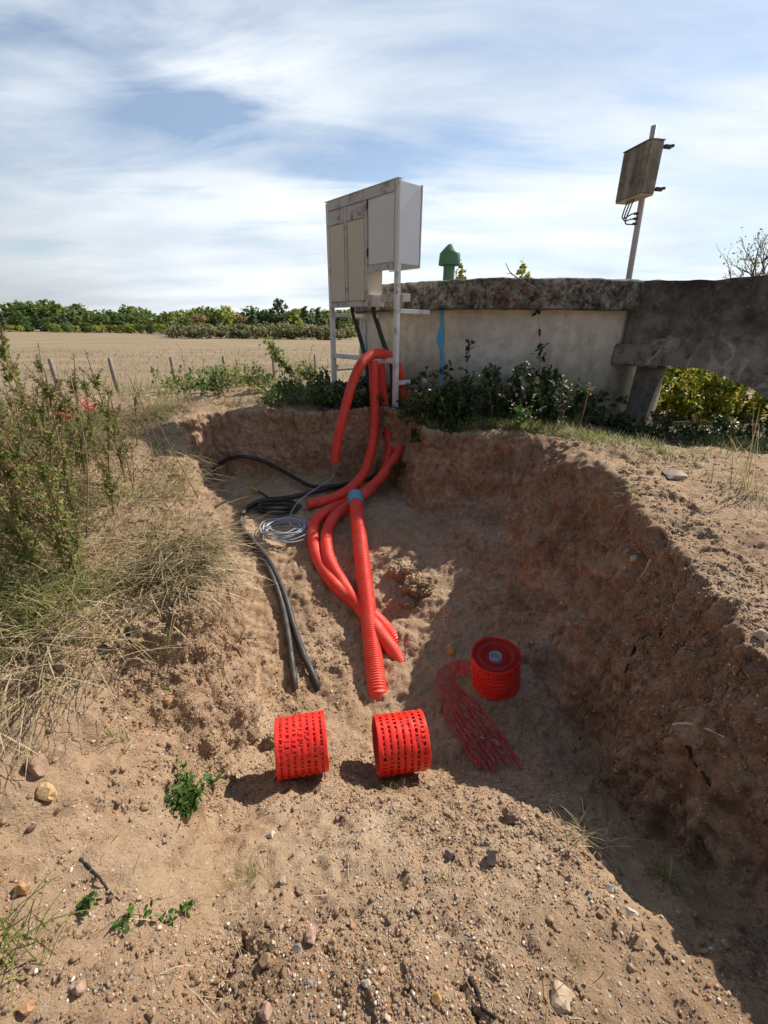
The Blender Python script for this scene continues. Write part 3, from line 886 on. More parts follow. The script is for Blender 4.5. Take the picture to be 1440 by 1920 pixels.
tank = thing('concrete_tank', 'low round concrete tank with a dark lichen covered rim behind the white cabinet', 'tank', (TC.x, TC.y, H - 1.4))
zs = list(np.linspace(H - 1.45, ZB, 14))
m = MB().lathe(TC, [(TR, z) for z in zs], 160); o = m.build('wall', M['wall'], tank, True); wobble(o.data, 0.012, 2.5)
prof = [(TR - .02, ZB - .002), (TR + .105, ZB), (TR + .115, ZB + .012)] + [(TR + .115, z) for z in np.linspace(ZB + .03, ZT - .03, 8)] + [(TR + .108, ZT - .01), (TR + .09, ZT), (TR - .1, ZT + .012)]
m = MB().lathe(TC, prof, 320); o = m.build('rim', M['rim'], tank, True); wobble(o.data, 0.008, 9)
m = MB().lathe(TC, [(TR - .1, ZT + .008), (1.2, ZT + .02), (0.001, ZT + .025)], 96); m.build('lid_slab', M['rim'], tank, True)


def on_tank(px, py):
    """where the sight line meets the tank wall"""
    d = ray(px, py); a = d.x ** 2 + d.y ** 2; b = -2 * (d.x * TC.x + d.y * TC.y); c = TC.x ** 2 + TC.y ** 2 - TR ** 2
    q = b * b - 4 * a * c
    t = (-b - math.sqrt(max(q, 0))) / (2 * a)
    p = Vector((0, 0, H)) + d * t
    return math.atan2(p.y - TC.y, p.x - TC.x), p.z


def paint_stripe(px, y0, y1, wpx, blob):
    m = MB(); n = 26; V = []
    for k in range(n):
        y = y0 + (y1 - y0) * k / (n - 1)
        a, z = on_tank(px + 1.6 * math.sin(k * 0.42) * (k / n) + blob[2] * math.exp(-((y - blob[0]) / 14) ** 2), y)
        w = wpx * (0.6 + 0.25 * math.sin(k * 1.3) + 0.2 * random.random()) + blob[1] * math.exp(-((y - blob[0]) / 16) ** 2)
        for s in (-1, -.4, .4, 1):
            aa = a + s * w * 0.00275
            rr = TR + 0.012 + (0.004 if abs(s) < .9 else 0)
            V.append((TC.x + rr * math.cos(aa), TC.y + rr * math.sin(aa), z))
    F = [(4 * k + j, 4 * k + j + 1, 4 * k + j + 5, 4 * k + j + 4) for k in range(n - 1) for j in range(3)]
    m.add(V, F).build('paint_drip', M['blue_paint'], tank, True)


paint_stripe(829, 579, 722, 4.2, (634, 4.5, -3))
paint_stripe(687, 600, 668, 4.0, (650, 2, 0))

# ------------------------------------------------------------------ green vent on the tank
vc = P(842, 505, 6.5); vx, vy = vc.x, vc.y
vent = thing('vent_pipe', 'green vent pipe with a conical cap standing on the round tank', 'vent', (vx, vy, ZT))
MB().lathe((vx, vy, 0), [(.074, ZT - .05), (.074, H + .80)], 28).build('pipe', M['green_vent'], vent, True)
zc = H + .765
vcap = MB().lathe((vx, vy, 0), [(.07, zc + .03), (.118, zc + .01), (.138, zc), (.142, zc + .012), (.134, zc + .10), (.132, zc + .132), (.118, zc + .15), (.045, zc + .222), (.024, zc + .238), (0.001, zc + .243)], 36).build('cap', M['green_vent'], vent, True)
vcap.data.set_sharp_from_angle(angle=R(38))

# ------------------------------------------------------------------ flume wall with its arch
A = Vector((2.475, 4.83, 0)); fd = Vector((.739, -.674, 0)); fn = Vector((.674, .739, 0)); UZ = Vector((0, 0, 1))
flume = thing('flume_wall', 'black stained concrete flume wall with a low arch to the right of the round tank', 'wall', (A.x, A.y, H - 1.2))
FK = .89
top = [(s * FK, H + .437 + .008 * math.sin(s * 7)) for s in np.linspace(2.6, -.02, 30)]
arch = [(-.02, -.345), (.44, -.365), (.6, -.355), (.75, -.36), (.88, -.385), (1.0, -.42), (1.14, -.47), (1.28, -.535), (1.40, -.61), (1.52, -.71), (1.63, -.84), (1.72, -1.0), (1.80, -1.4), (2.6, -1.4)]
arch = [(a * FK, H + b * FK) for a, b in arch]
ap, _ = spline([(a, 0, b) for a, b in arch[1:-1]], 40)
outl = top + [arch[0]] + [(a[0], a[2]) for a in ap] + [arch[-1]]
bm = bmesh.new()
fr = [bm.verts.new(A + fd * s + UZ * z) for s, z in outl]
f = bm.faces.new(fr)
r = bmesh.ops.extrude_face_region(bm, geom=[f])
for v in r['geom']:
    if isinstance(v, bmesh.types.BMVert): v.co += fn * .32
bmesh.ops.recalc_face_normals(bm, faces=bm.faces)
bmesh.ops.triangulate(bm, faces=bm.faces)
for _ in range(5):
    bmesh.ops.subdivide_edges(bm, edges=[e for e in bm.edges if e.calc_length() > .07], cuts=1)
    bmesh.ops.triangulate(bm, faces=[f for f in bm.faces if len(f.verts) > 3])
me = bpy.data.meshes.new('parapet'); bm.to_mesh(me); bm.free(); wobble(me, 0.012, 5)
link('parapet', me, M['flume'], flume)
MB().box(A, fd, fn, UZ, (-.10, -.06, H - .335), (.36, -.012, H - .125)).build('ledge', M['flume'], flume, bevel=.02)
m = MB()
V = [A + fd * s + fn * t + UZ * z for z, sa, sb in ((H - 1.5, .10, .26), (H - .328, .14, .38)) for s, t in ((sa, .03), (sb, .03), (sb, .25), (sa, .25))]
m.add(V, [(0, 3, 2, 1), (4, 5, 6, 7), (0, 1, 5, 4), (1, 2, 6, 5), (2, 3, 7, 6), (3, 0, 4, 7)])
m.build('pillar', M['pillar'], flume, bevel=.01)

# ------------------------------------------------------------------ white electrical cabinet on its stand
CO = Vector((-.645, 5.45, 0)); U = Vector((.748, -.85, 0)); CL = U.length; U.normalize(); Vv = Vector((-U.y, U.x, 0))
CT, CBL, CBR = H + 1.193, H + .215, H + .545
cab = thing('electrical_cabinet', 'white and cream electrical cabinet raised on white steel posts in front of the round tank', 'cabinet', (CO.x, CO.y, H - .85))
p = .048
dL, dR = .20, .275
u1, u2 = .308 * CL, .611 * CL


def cb(name, mat_, a, b, bv=.003, parent=cab):
    return MB().box(CO, U, Vv, UZ, a, b).build(name, M[mat_], parent, bevel=bv)


cb('post', 'white_steel', (0, 0, H - 1.02), (p, p, CT), .004)
cb('post', 'white_steel', (CL - p, 0, H - 1.05), (CL, p, CT), .004)
body = cb('body', 'cream', (p + .002, .012, CBL + .03), (u2 - .002, dL, CT - .04))
body2 = cb('body', 'white_panel', (u2 + .004, .010, CBR + .01), (CL + .004, dR, CT - .006))
cb('back_plate', 'white_panel', (u2 + .004, dR + .003, CBR - .01), (CL + .012, dR + .014, CT + .004))
cb('top_rail', 'white_worn', (p + .001, -.006, CT - .075), (CL - p - .001, .011, CT + .006))
cb('roof_sheet', 'white_steel', (-.004, -.010, CT + .008), (CL + .002, .06, CT + .015))
for ua, ub in ((u1 - .022, u1 + .022), (u2 - .040, u2 + .004)):
    cb('upright', 'white_worn', (ua, -.005, CBL + .045), (ub, .0115, CT - .077))
cb('bottom_rail', 'white_worn', (p + .001, -.006, CBL - .01), (u2 + .004, .011, CBL + .043))
cb('bottom_rail', 'white_worn', (u2 + .006, -.006, CBR - .035), (CL - p - .001, .0095, CBR + .02))
for ua, ub in ((p + .012, u1 - .03), (u1 + .03, u2 - .048)):
    d = cb('door', 'cream', (ua, -.002, CBL + .052), (ub, .0115, CT - .215))
    t = cb('door_strip', 'white_worn', (ua - .004, -.004, CT - .208), (ub + .004, .0117, CT - .085), parent=d)
d = cb('access_panel', 'white_panel', (u2 + .02, -.003, CBR + .03), (CL - p - .006, .0095, CT - .085))
for zz in (CBR + .10, CT - .15):
    MB().tube([CO + U * (u2 + .011) + Vv * -.008 + UZ * zz, CO + U * (u2 + .011) + Vv * -.008 + UZ * (zz + .07)], .008, 8).build('hinge', M['dark_metal'], d)
MB().box(CO, U, Vv, UZ, (u2 - .06, .03, CBL - .012), (u2 + .045, dL - .01, CBL + .10)).build('cable_box', M['cream'], cab, bevel=.004)
cb('cross_bar', 'white_steel', (p + .001, .008, H - .325), (CL - p - .001, .045, H - .275))
for u0, z0, dd, w, nm in ((.004, H + .115, .42, .04, 'bracket'), (.004, H - .475, .26, .02, 'bracket'), (CL - .044, H + .135, .42, .042, 'bracket'), (CL - .044, H - .535, .42, .04, 'bracket')):
    cb(nm, 'white_steel', (u0, p + .001, z0), (u0 + w, p + dd, z0 + w), .003)
cb('bracket', 'white_worn', (CL - .30, .05, H + .30 - .06), (CL + .03, .15, H + .30 + .01), .003)


def cable_from(pts, r, name, mat_, parent=None, n=60, seg=10, mb=None):
    q, L = spline(pts, n)
    return MB().tube([Vector(v) for v in q], r, seg).build(name, M[mat_], parent, True)


# feeder cables hang out of the cabinet: they belong to it
pc = lambda u, v, z: CO + U * u + Vv * v + UZ * z
cable_from([pc(.30, .10, CBL + .05), pc(.31, .10, CBL - .05), pc(.40, .11, H - .05), pc(.50, .10, H - .24), pc(.60, .07, H - .45), pc(.66, .06, H - .75), pc(.70, .05, H - 1.0)], .023, 'feeder_cable', 'cable', cab)
cable_from([pc(.665, .10, CBL + .03), pc(.67, .10, CBL - .05), pc(.72, .12, H + .02), pc(.80, .13, H - .15), pc(.92, .13, H - .33), pc(.98, .10, H - .6), pc(1.0, .05, H - 1.0)], .025, 'feeder_cable', 'cable', cab)

# ------------------------------------------------------------------ box on the leaning mast
pb = P(1178, 527, 6.0); pt = P(1227, 236, 6.0)
ax = (pt - pb).normalized()
mast = thing('equipment_mast', 'weathered grey equipment box on a thin pole rising from the round tank', 'pole box', tuple(pb))
MB().tube([pb - ax * .1, pt], .033, 14).build('pole', M['galv'], mast, True)
b1, b2 = Vector((2.705, 6.215, 0)), Vector((2.79, 5.80, 0))
bu = (b2 - b1); bl = bu.length; bu.normalize(); bv_ = Vector((-bu.y, bu.x, 0))
zb0, zb1 = H + 1.385, H + 1.872
shift = Vector((0, 0, 0))
enc = MB().box(b1, bu, bv_, UZ, (0, 0, zb0 + .012), (bl, .17, zb1)).build('enclosure', M['dirty_box'], mast, bevel=.008)
MB().box(b1, bu, bv_, UZ, (.006, .006, zb0), (bl - .006, .164, zb0 + .0115)).build('base_plate', M['tan_base'], enc)
MB().box(b1, bu, bv_, UZ, (-.006, -.008, zb1 + .001), (bl + .006, .176, zb1 + .012)).build('lid_edge', M['dirty_box'], enc, bevel=.003)
for uu, vv, zz, ln in ((bl - .01, .17, zb1 - .05, .09), (bl - .01, .17, zb0 + .06, .09), (-.02, .02, zb1 - .07, .02), (-.02, .02, zb0 + .06, .02)):
    a = b1 + bu * uu + bv_ * vv + UZ * zz
    MB().box(a, bu, bv_, UZ, (0, .0, -.02), (.03, .03 + ln * .6, .015)).box(a, bu, bv_, UZ, (.004, .031 + ln * .6, -.002), (.026, .03 + ln, .022)).build('lug', M['dark_metal'], mast, bevel=.003)
for k in range(3):
    s0 = b1 + bu * (.16 + .05 * k) + bv_ * .06 + UZ * zb0
    at_ = pb + ax * ((zb0 - .14 - .05 * k - pb.z) / ax.z) + Vector((-.035, -.015, 0))
    mid = s0 + Vector((-.03, 0, -.10)); low = s0.lerp(at_, .45) + Vector((-.085, 0, -.12))
    cable_from([s0 + UZ * .02, mid, low, at_ + Vector((-.06, 0, -.005)), at_], .0075, 'wire', 'dark_metal', mast, 30, 6)
    MB().box(at_, Vector((1, 0, 0)), Vector((0, 1, 0)), UZ, (-.035, -.012, -.012), (.012, .012, .012)).build('clamp', M['dark_metal'], mast, bevel=.003)

# ------------------------------------------------------------------ corrugated red conduits


def corrugated(pts, r, pitch, amp, name, mats, parent=None, seg=20, ring=4, split=None):
    q, L = spline(pts, 400)
    n = int(L / pitch * ring) + 1
    q, L = spline([Vector(v) for v in q[::4]] + [Vector(q[-1])], n)
    ph = np.arange(n) % ring
    rad = r - amp * np.where(ph == 0, 1.0, np.where(ph == 2, 0.0, 0.25))
    o = MB().tube([Vector(v) for v in q], list(rad), seg, cap=False)
    # a wall thickness at both ends
    m = o
    for e, s in ((q[0], q[1]), (q[-1], q[-2])):
        d = (Vector(s) - Vector(e)).normalized()
        m.lathe(Vector(e), [(r - amp, 0.0), (r * .86, 0.0), (r * .84, .10), (0.001, .12)], seg, d)
    return m.build(name, M[mats], parent, True), q


PJ = lambda lst: [P(*a) for a in lst]
rb = .049
# 1 the one that arches over the cross bar
loop = [P(627, 868, 4.25), P(634, 820, 4.28), P(646, 770, 4.33), P(661, 718, 4.42), P(677, 683, 4.5), P(694, 667, 4.6), P(712, 663, 4.70), P(731, 669, 4.80), P(747, 690, 4.86), P(756, 725, 4.86), P(760, 770, 4.72), P(757, 815, 4.5), P(745, 852, 4.3), P(723, 884, 4.1), P(690, 917, 3.95), P(640, 945, 3.82)]
g = PG(604, 975); fl = [PG(588, 1000, .052), PG(594, 1050, .05), PG(622, 1100, .055), PG(660, 1135, .05), PG(700, 1165, .045), PG(732, 1190, .0), PG(744, 1199, -.09)]
g.z += .055
o1, q1 = corrugated(loop + [g] + fl, rb, .0125, .0068, 'red_conduit', 'red_pipe')
tag(o1, 'red corrugated conduit arching over the cabinet cross bar with one open end hanging free', 'conduit', 'red conduits')
# 2 drops straight and ends on the pit floor
fb = [P(700, 676, 4.62), P(701, 720, 4.6), P(703, 775, 4.5), P(699, 830, 4.32), P(685, 880, 4.12), P(660, 913, 3.95), P(622, 935, 3.82), P(576, 946, 3.74)]
o2, q2 = corrugated(fb, rb, .0125, .0068, 'red_conduit', 'red_pipe')
tag(o2, 'red corrugated conduit dropping from the cabinet and ending open beside the cable coils', 'conduit', 'red conduits')
# 3 behind it, runs to the buried ends
fc = [P(713, 683, 4.78), P(718, 730, 4.74), P(726, 790, 4.62), P(731, 840, 4.45), P(722, 880, 4.22), P(697, 915, 3.98), P(662, 943, 3.72)]
g = PG(628, 980); g.z += .06
fl = [PG(613, 1015, .055), PG(618, 1060, .05), PG(646, 1110, .052), PG(682, 1160, .055), PG(718, 1205, .045), PG(745, 1233, -.01), PG(756, 1247, -.10)]
o3, q3 = corrugated(fc + [g] + fl, rb, .0125, .0068, 'red_conduit', 'red_pipe')
tag(o3, 'red corrugated conduit crossing under the thick pipe, the lower of two dipping into sand', 'conduit', 'red conduits')
# 4 the thick one
ea = P(666, 932, 3.62); eb = PG(706, 1286); eb.z += .02
pth = [ea, ea.lerp(eb, .33) + UZ * -.02, ea.lerp(eb, .66) + UZ * -.015, eb, eb + (eb - ea).normalized() * .05 + UZ * -.05, eb + (eb - ea).normalized() * .08 + UZ * -.16, eb + (eb - ea).normalized() * .09 + UZ * -.26]
big = thing('thick_conduit', 'thick red corrugated pipe with a blue sleeve leaning down into the sand', 'conduit', tuple(eb))
corrugated(pth, .059, .0155, .009, 'pipe', 'red_pipe', big, 26)
dirb = (eb - ea).normalized()
prof = [(.052, -.03)] + [(.066 + (.004 if k % 2 else 0), -.03 + .014 * k) for k in range(9)] + [(.060, .09)]
MB().lathe(ea, prof, 30, dirb).build('sleeve', M['blue'], big, True)

# ------------------------------------------------------------------ cables on the pit floor
for k, (pts, lab) in enumerate((([P(735, 850, 4.4), P(700, 893, 4.2), (650, 913), (600, 925), (545, 938), (495, 944), (465, 958), (453, 978), (457, 1000), (472, 1028), (498, 1062), (516, 1100), (530, 1145), (540, 1195), (547, 1245), (552, 1284), (553, 1296)],
                                 'black power cable along the left pit wall, the left of the buried pair'),
                                ([(405, 905), (408, 888), (425, 872), (455, 864), (490, 870), (522, 884), (556, 904), (590, 920), (640, 918)],
                                 'short black cable bowed against the back wall of the pit'),
                                ([(457, 1003), (476, 1024), (503, 1056), (522, 1092), (537, 1130), (551, 1180), (570, 1235), (592, 1284), (596, 1294)],
                                 'black power cable, the right of the pair vanishing into the sand'))):
    w = []
    for j, a in enumerate(pts):
        if isinstance(a, Vector): w.append(a); continue
        last = k != 1 and j == len(pts) - 1
        v = PG(*a); v.z += -.05 if last else (.032 + (.012 if k == 2 and j < 2 else 0) + (.03 if k == 1 else 0)); v.y -= .05 if k == 1 else 0; w.append(v)
    o = cable_from(w, .0225 if k != 1 else .02, 'power_cable', 'cable', None, 120, 10)
    tag(o, lab, 'cable', 'black power cables')


def coil(c, r, n, rad, name, mat_, jit, tail=None, squash=1.0):
    pts = []
    for k in range(n * 14):
        a = 2 * math.pi * k / 14; lp = k // 14
        if k % 14 == 0: ox, oy, rr, tz = random.gauss(0, jit), random.gauss(0, jit), r * (1 + random.gauss(0, .14)), random.uniform(0, .035)
        pts.append(Vector((c.x + ox + rr * math.cos(a), c.y + oy + rr * squash * math.sin(a), c.z + .012 + tz + .012 * math.sin(a * 2 + lp) + .003 * lp)))
    if tail: pts += tail
    return cable_from(pts, rad, name, mat_, None, n * 60 + 60, 6)


cg = PG(533, 998)
hang_end = P(627, 872, 4.25)
tail = [cg + Vector((.02, .12, .05)), PG(560, 965, .12), PG(597, 940, .14), hang_end + Vector((-.02, 0, -.12)), hang_end + Vector((0, 0, .06))]
o = coil(cg, .168, 12, .0042, 'cable_coil', 'grey_cable', .034, tail, 1.0)
tag(o, 'loose coil of thin pale grey cable lying beside the red conduits', 'cable coil')
cb2 = PG(520, 958)
o = coil(cb2, .19, 7, .0085, 'cable_coil', 'cable', .022, None, .62)
tag(o, 'coil of black cable lying behind the grey cable coil', 'cable coil')
ytip = thing('taped_cable', 'short thin black cable end with a yellow tip near the back of the pit', 'cable', tuple(PG(480, 925)))
w = [PG(505, 937, .02), PG(492, 930, .025), PG(484, 926, .03)]
cable_from(w, .009, 'lead', 'cable', ytip, 20, 6)
cable_from([w[-1], PG(477, 923, .035), PG(471, 920, .035)], .012, 'tip', 'yellow', ytip, 10, 8)

# ------------------------------------------------------------------ rolls of red warning mesh


def netting_roll(name, label, c, axis, r, w, up_hint, core_recess):
    """a wound roll; c is the centre of the axis"""
    t = thing(name, label, 'mesh roll', (c.x, c.y, c.z - r), 'rolls of red warning mesh')
    axis = axis.normalized(); ux = (up_hint - axis * up_hint.dot(axis)).normalized(); uy = axis.cross(ux)
    ns = 8; sw = w / ns * .60; gp = (w - ns * sw) / (ns - 1)
    parts = MB()
    for lay in range(3):
        rl = r - .0035 * lay
        tw = random.uniform(-.5, .5) * gp * (lay > 0)
        for k in range(ns):
            x0 = -w / 2 + k * (sw + gp) + (tw if 0 < k < ns - 1 else 0)
            parts.lathe(c, [(rl - .0012, x0), (rl + .0002, x0 + sw * .06), (rl + .0007, x0 + sw * .5), (rl + .0002, x0 + sw * .94), (rl - .0012, x0 + sw)], 72, axis, ux)
        nb = int(2 * math.pi * rl / .0205)
        for k in range(ns - 1):
            x0 = -w / 2 + k * (sw + gp) + sw - .002; x1 = x0 + gp + .004
            ph = random.random() * 6
            for j in range(nb):
                a = ph + 2 * math.pi * (j + random.uniform(-.18, .18)) / nb; da = .0040 / rl * random.uniform(.6, 1.5); sk = random.uniform(-.3, .3) * .02 / rl
                V = []
                for rr in (rl - .0006, rl + .0009):
                    for aa, xx in ((a - da, x0), (a + da, x0), (a + da + sk, x1), (a - da + sk, x1)):
                        V.append(c + axis * xx + (ux * math.cos(aa) + uy * math.sin(aa)) * rr)
                parts.add(V, [(0, 1, 2, 3), (7, 6, 5, 4), (0, 4, 5, 1), (1, 5, 6, 2), (2, 6, 7, 3), (3, 7, 4, 0)])
    ow = parts.build('outer_winding', M['red_net'], t, True)
    wobble(ow.data, .0035, 11); ow.data.set_sharp_from_angle(angle=R(35))
    # inner windings: rings of film edges at both ends
    ri = r - .0125
    pr = [(.034, -w / 2 + core_recess + .02)]
    k = 0; rr = .036
    while rr < ri - .003:
        h = core_recess * (1 - (rr - .034) / (ri - .034)) ** 1.5
        pr.append((rr, -w / 2 + h + (.007 if k % 2 else 0) + random.uniform(0, .004))); rr += .0052; k += 1
    pr += [(ri, -w / 2 + .002), (ri, w / 2 - .002)]
    rr = ri - .002; k = 0
    while rr > .036:
        h = core_recess * (1 - (rr - .034) / (ri - .034)) ** 1.5
        pr.append((rr, w / 2 - h - (.007 if k % 2 else 0) - random.uniform(0, .004))); rr -= .0052; k += 1
    pr.append((.034, w / 2 - core_recess - .02))
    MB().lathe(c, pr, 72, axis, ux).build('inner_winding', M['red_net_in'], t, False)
    for sgn in (-1, 1):       # a loose outer lip standing past the end
        MB().lathe(c, [(r - .0075, sgn * (w / 2 - .010)), (r - .0070, sgn * (w / 2 + .0015)), (r - .0055, sgn * (w / 2 + .002)), (r - .005, sgn * (w / 2 - .010))], 72, axis, ux).build('end_lip', M['red_net'], t, True)
    MB().lathe(c, [(.0335, -w / 2 + core_recess - .005), (.0335, w / 2 - core_recess + .005), (.028, w / 2 - core_recess + .005), (.026, w / 2 - core_recess - .02), (.001, w / 2 - core_recess - .021)], 28, axis, ux).build('core', M['core'], t, True)
    return t


gl = PG(562, 1460); r1 = .118
netting_roll('mesh_roll', 'left of the two red mesh rolls lying on their sides, below the black cables', Vector((gl.x + .002, gl.y + .075, gl.z + r1 - .008)), Vector((1, .22, .0)), r1, .205, UZ, .03)
g2 = PG(750, 1458)
netting_roll('mesh_roll', 'right of the two red mesh rolls lying on their sides, below the thick pipe', Vector((g2.x, g2.y + .085, g2.z + .118)), Vector((1, .17, -.01)), .123, .222, UZ, .045)
g3 = PG(932, 1290)
ax3 = Vector((-.13, -.10, 1)).normalized(); c3 = Vector((g3.x + .005, g3.y + .06, g3.z)) + ax3 * .095
roll3 = netting_roll('mesh_roll', 'red mesh roll standing upright in the shade with its free end spread on the soil', c3, ax3, .130, .205, Vector((1, 0, 0)), .012)

# the free end of that roll, spread over the ground
ctr = [c3 + Vector((-.135, .03, -.03)), PG(856, 1268, .06), PG(836, 1284, .04), PG(848, 1312, .03), PG(876, 1350, .022), PG(905, 1392, .018), PG(930, 1425, .014), PG(948, 1452, .012)]
q, L = spline(ctr, 90)
hw = np.interp(np.linspace(0, 1, 90), [0, .12, .3, .5, .8, 1], [.05, .05, .06, .088, .105, .098])
tn_ = np.gradient(q, axis=0); tn_[:, 2] = 0; tn_ /= np.linalg.norm(tn_, axis=1)[:, None]
sd = np.stack([-tn_[:, 1], tn_[:, 0], np.zeros(90)], 1)
tilt = np.interp(np.linspace(0, 1, 90), [0, .12, .35, 1], [1.2, .6, .1, 0.0])


def netpt(i, s):
    i = min(max(i, 0), 89); k = int(i); fr_ = i - k; k2 = min(k + 1, 89)
    c = q[k] * (1 - fr_) + q[k2] * fr_; d = sd[k] * (1 - fr_) + sd[k2] * fr_; h = hw[k]; tl = tilt[k]
    v = Vector(c) + Vector(d) * (s * h * math.cos(tl)) + UZ * (s * h * math.sin(tl) * -1 + .003 * math.sin(k * .35 + s * 5))
    gnd = drop(v.x, v.y)
    v.z = max(v.z, gnd.z + .012)
    if i > 40: v.z = min(v.z, gnd.z + .022)
    return v


mn = MB()
for k in range(8):
    s0 = -1 + 2 * k / 7.6
    end = 89 - random.randint(0, 9)
    V = []; F = []
    rows = list(range(0, end, 2))
    for n_, i in enumerate(rows):
        jit = .03 * math.sin(i * .13 + k * 1.7)
        a = netpt(i, s0 + jit - .055); b = netpt(i, s0 + jit + .055)
        V += [a, b, b - UZ * .0022, a - UZ * .0022]
        if n_: o_ = 4 * n_; F += [(o_ - 4, o_ - 3, o_ + 1, o_), (o_ - 2, o_ - 1, o_ + 3, o_ + 2), (o_ - 3, o_ - 2, o_ + 2, o_ + 1), (o_ - 1, o_ - 4, o_, o_ + 3)]
    mn.add(V, F)
    if k < 7:
        for i in range(3, end - 4, 5):
            i_ = i + random.uniform(-1, 1)
            a, b = netpt(i_, s0 + .04), netpt(i_ + random.uniform(.5, 2.5), s0 + .25)
            mn.tube([a, b], .0026, 5)
mn.build('loose_mesh', M['faded_net'], roll3)

# ------------------------------------------------------------------ field fence posts
for k, (px, yt, F_, lean) in enumerate(((93, 672, 11.0, -.02), (205, 671, 12.4, -.05), (320, 669, 14.2, -.03), (418, 667, 16.5, 0), (511, 664, 19, .01), (590, 664, 22.5, 0))):
    a = P(px, yt, F_); b = drop(a.x, a.y, -.15)
    w = .055
    m = MB().tube([Vector((a.x - lean * 1.3, a.y, b.z)), a - UZ * .3, a - UZ * .012, a], [w, w * .95, w * .9, w * .6], 9)
    o = m.build('fence_post', M['post'], None, True)
    nm = ('nearest', 'second', 'third', 'fourth', 'fifth', 'sixth')[k]
    tag(o, 'grey wooden post in the dry field, %s of the row counted from the left' % nm if k else 'grey wooden post in the dry field, leftmost of the row, half hidden by weeds', 'fence post', 'wooden posts along the field')

# ------------------------------------------------------------------ gravel, crumbs and stones
I1V, I1F = ico(1); I2V, I2F = ico(2); I3V, I3F = ico(3)


def pebbles(n, weight, lo, hi, tv, tf, pw=2.2, sink=.25):
    p, nr = sample(n, weight)
    u = rng.random(n)
    r = lo * (1 - u * (1 - (lo / hi) ** pw)) ** (-1 / pw)
    sc = np.stack([r * rng.uniform(.8, 1.25, n), r * rng.uniform(.65, 1.0, n), r * rng.uniform(.4, .75, n)], 1)
    tv = tv * (1 + .16 * rng.normal(size=(len(tv), 1)))
    Mx = frames(nr + rng.normal(size=(n, 3)) * .35, rng.uniform(0, 6.28, n))
    return stamp(tv, [tf], p + nr * (r * (.5 - sink) * .6)[:, None], Mx, sc)


patch = np.clip(fbm(cen * 2.3 + 9, 3) + .55, .08, 1.6)
cw_near = infr * facing / (0.35 + cr ** 2) * (cr < 4.6) * patch
banktop = (~cin) * (cen[:, 0] > 1.0)
wg = cw_near * (1 + 1.2 * sstep(.8, .5, tn[:, 2])) * (1 + 1.6 * banktop - .25 * (~cin) * (cen[:, 0] < -1.15))
bits = []
for _ in range(6):
    bits.append(pebbles(6500, wg, .0018, .0065, I1V, I1F, 1.9))
for _ in range(3):
    bits.append(pebbles(380, wg, .0042, .011, I2V, I2F, 2.8))
bits.append(pebbles(2400, infr * facing / (1 + cr) * (cr > 2.2) * (cr < 5) * patch, .004, .011, I1V, I1F, 2.4))
V, F = merge(bits)
tag(link('gravel', mesh_np('gravel', V, F, True), M['gravel']), kind='stuff')
bits = []
for _ in range(5):
    tv = I1V * (1 + .36 * rng.normal(size=(len(I1V), 1)))
    bits.append(pebbles(7000, wg * np.clip(fbm(cen * 3.1 + 60, 3) + .35, .03, 2), .002, .013, tv, I1F, 2.0, .35))
V, F = merge(bits)
tag(link('soil_crumbs', mesh_np('soil_crumbs', V, F, False), M['soil']), kind='stuff')


def stone(px, py, w, h, d, color, label, name='stone', rough=.22, facet=True, sink=.34, tilt=0.0, group='larger stones on the sand', cat='stone', sub=I3V, subf=I3F):
    c = PG(px, py)
    dist = (c - Vector((0, 0, H))).length
    D = -(CM.inverted() @ c).z
    rx, ry, rz = w * D / FPX / 2, d * D / FPX / 2, h * D / FPX / 2
    off = rng.uniform(0, 50, 3)
    v = sub * (1 + rough * fbm(sub * 1.3 + off, 3)[:, None])
    if facet:
        for _ in range(7):          # broken faces
            k = rng.normal(size=3); k /= np.linalg.norm(k); lim = rng.uniform(.5, .85)
            e = v @ k - lim
            v = v - np.clip(e, 0, None)[:, None] * k
    v = v * np.array([rx, ry, rz])
    a = tilt
    v = np.stack([v[:, 0] * math.cos(a) - v[:, 2] * math.sin(a), v[:, 1], v[:, 0] * math.sin(a) + v[:, 2] * math.cos(a)], 1)
    me = mesh_np(name, v, [subf], True)
    if facet: me.set_sharp_from_angle(angle=R(14))
    color = tuple(.62 * a_ + .38 * b_ for a_, b_ in zip(color, (.40, .28, .19)))
    key = 'st' + str(color)
    if key not in M:
        lo = tuple(x * .55 for x in color); hi = tuple(min(.9, x * 1.25) for x in color)
        M[key] = two_tone('stone_mineral', lo, hi, 22, .8, .5, 90, .25)
    o = link(name, me, M[key])
    o.location = c + Vector((0, 0, rz * (1 - 2 * sink)))
    o.rotation_euler.z = rng.uniform(-.4, .4)
    return tag(o, label, cat, group)


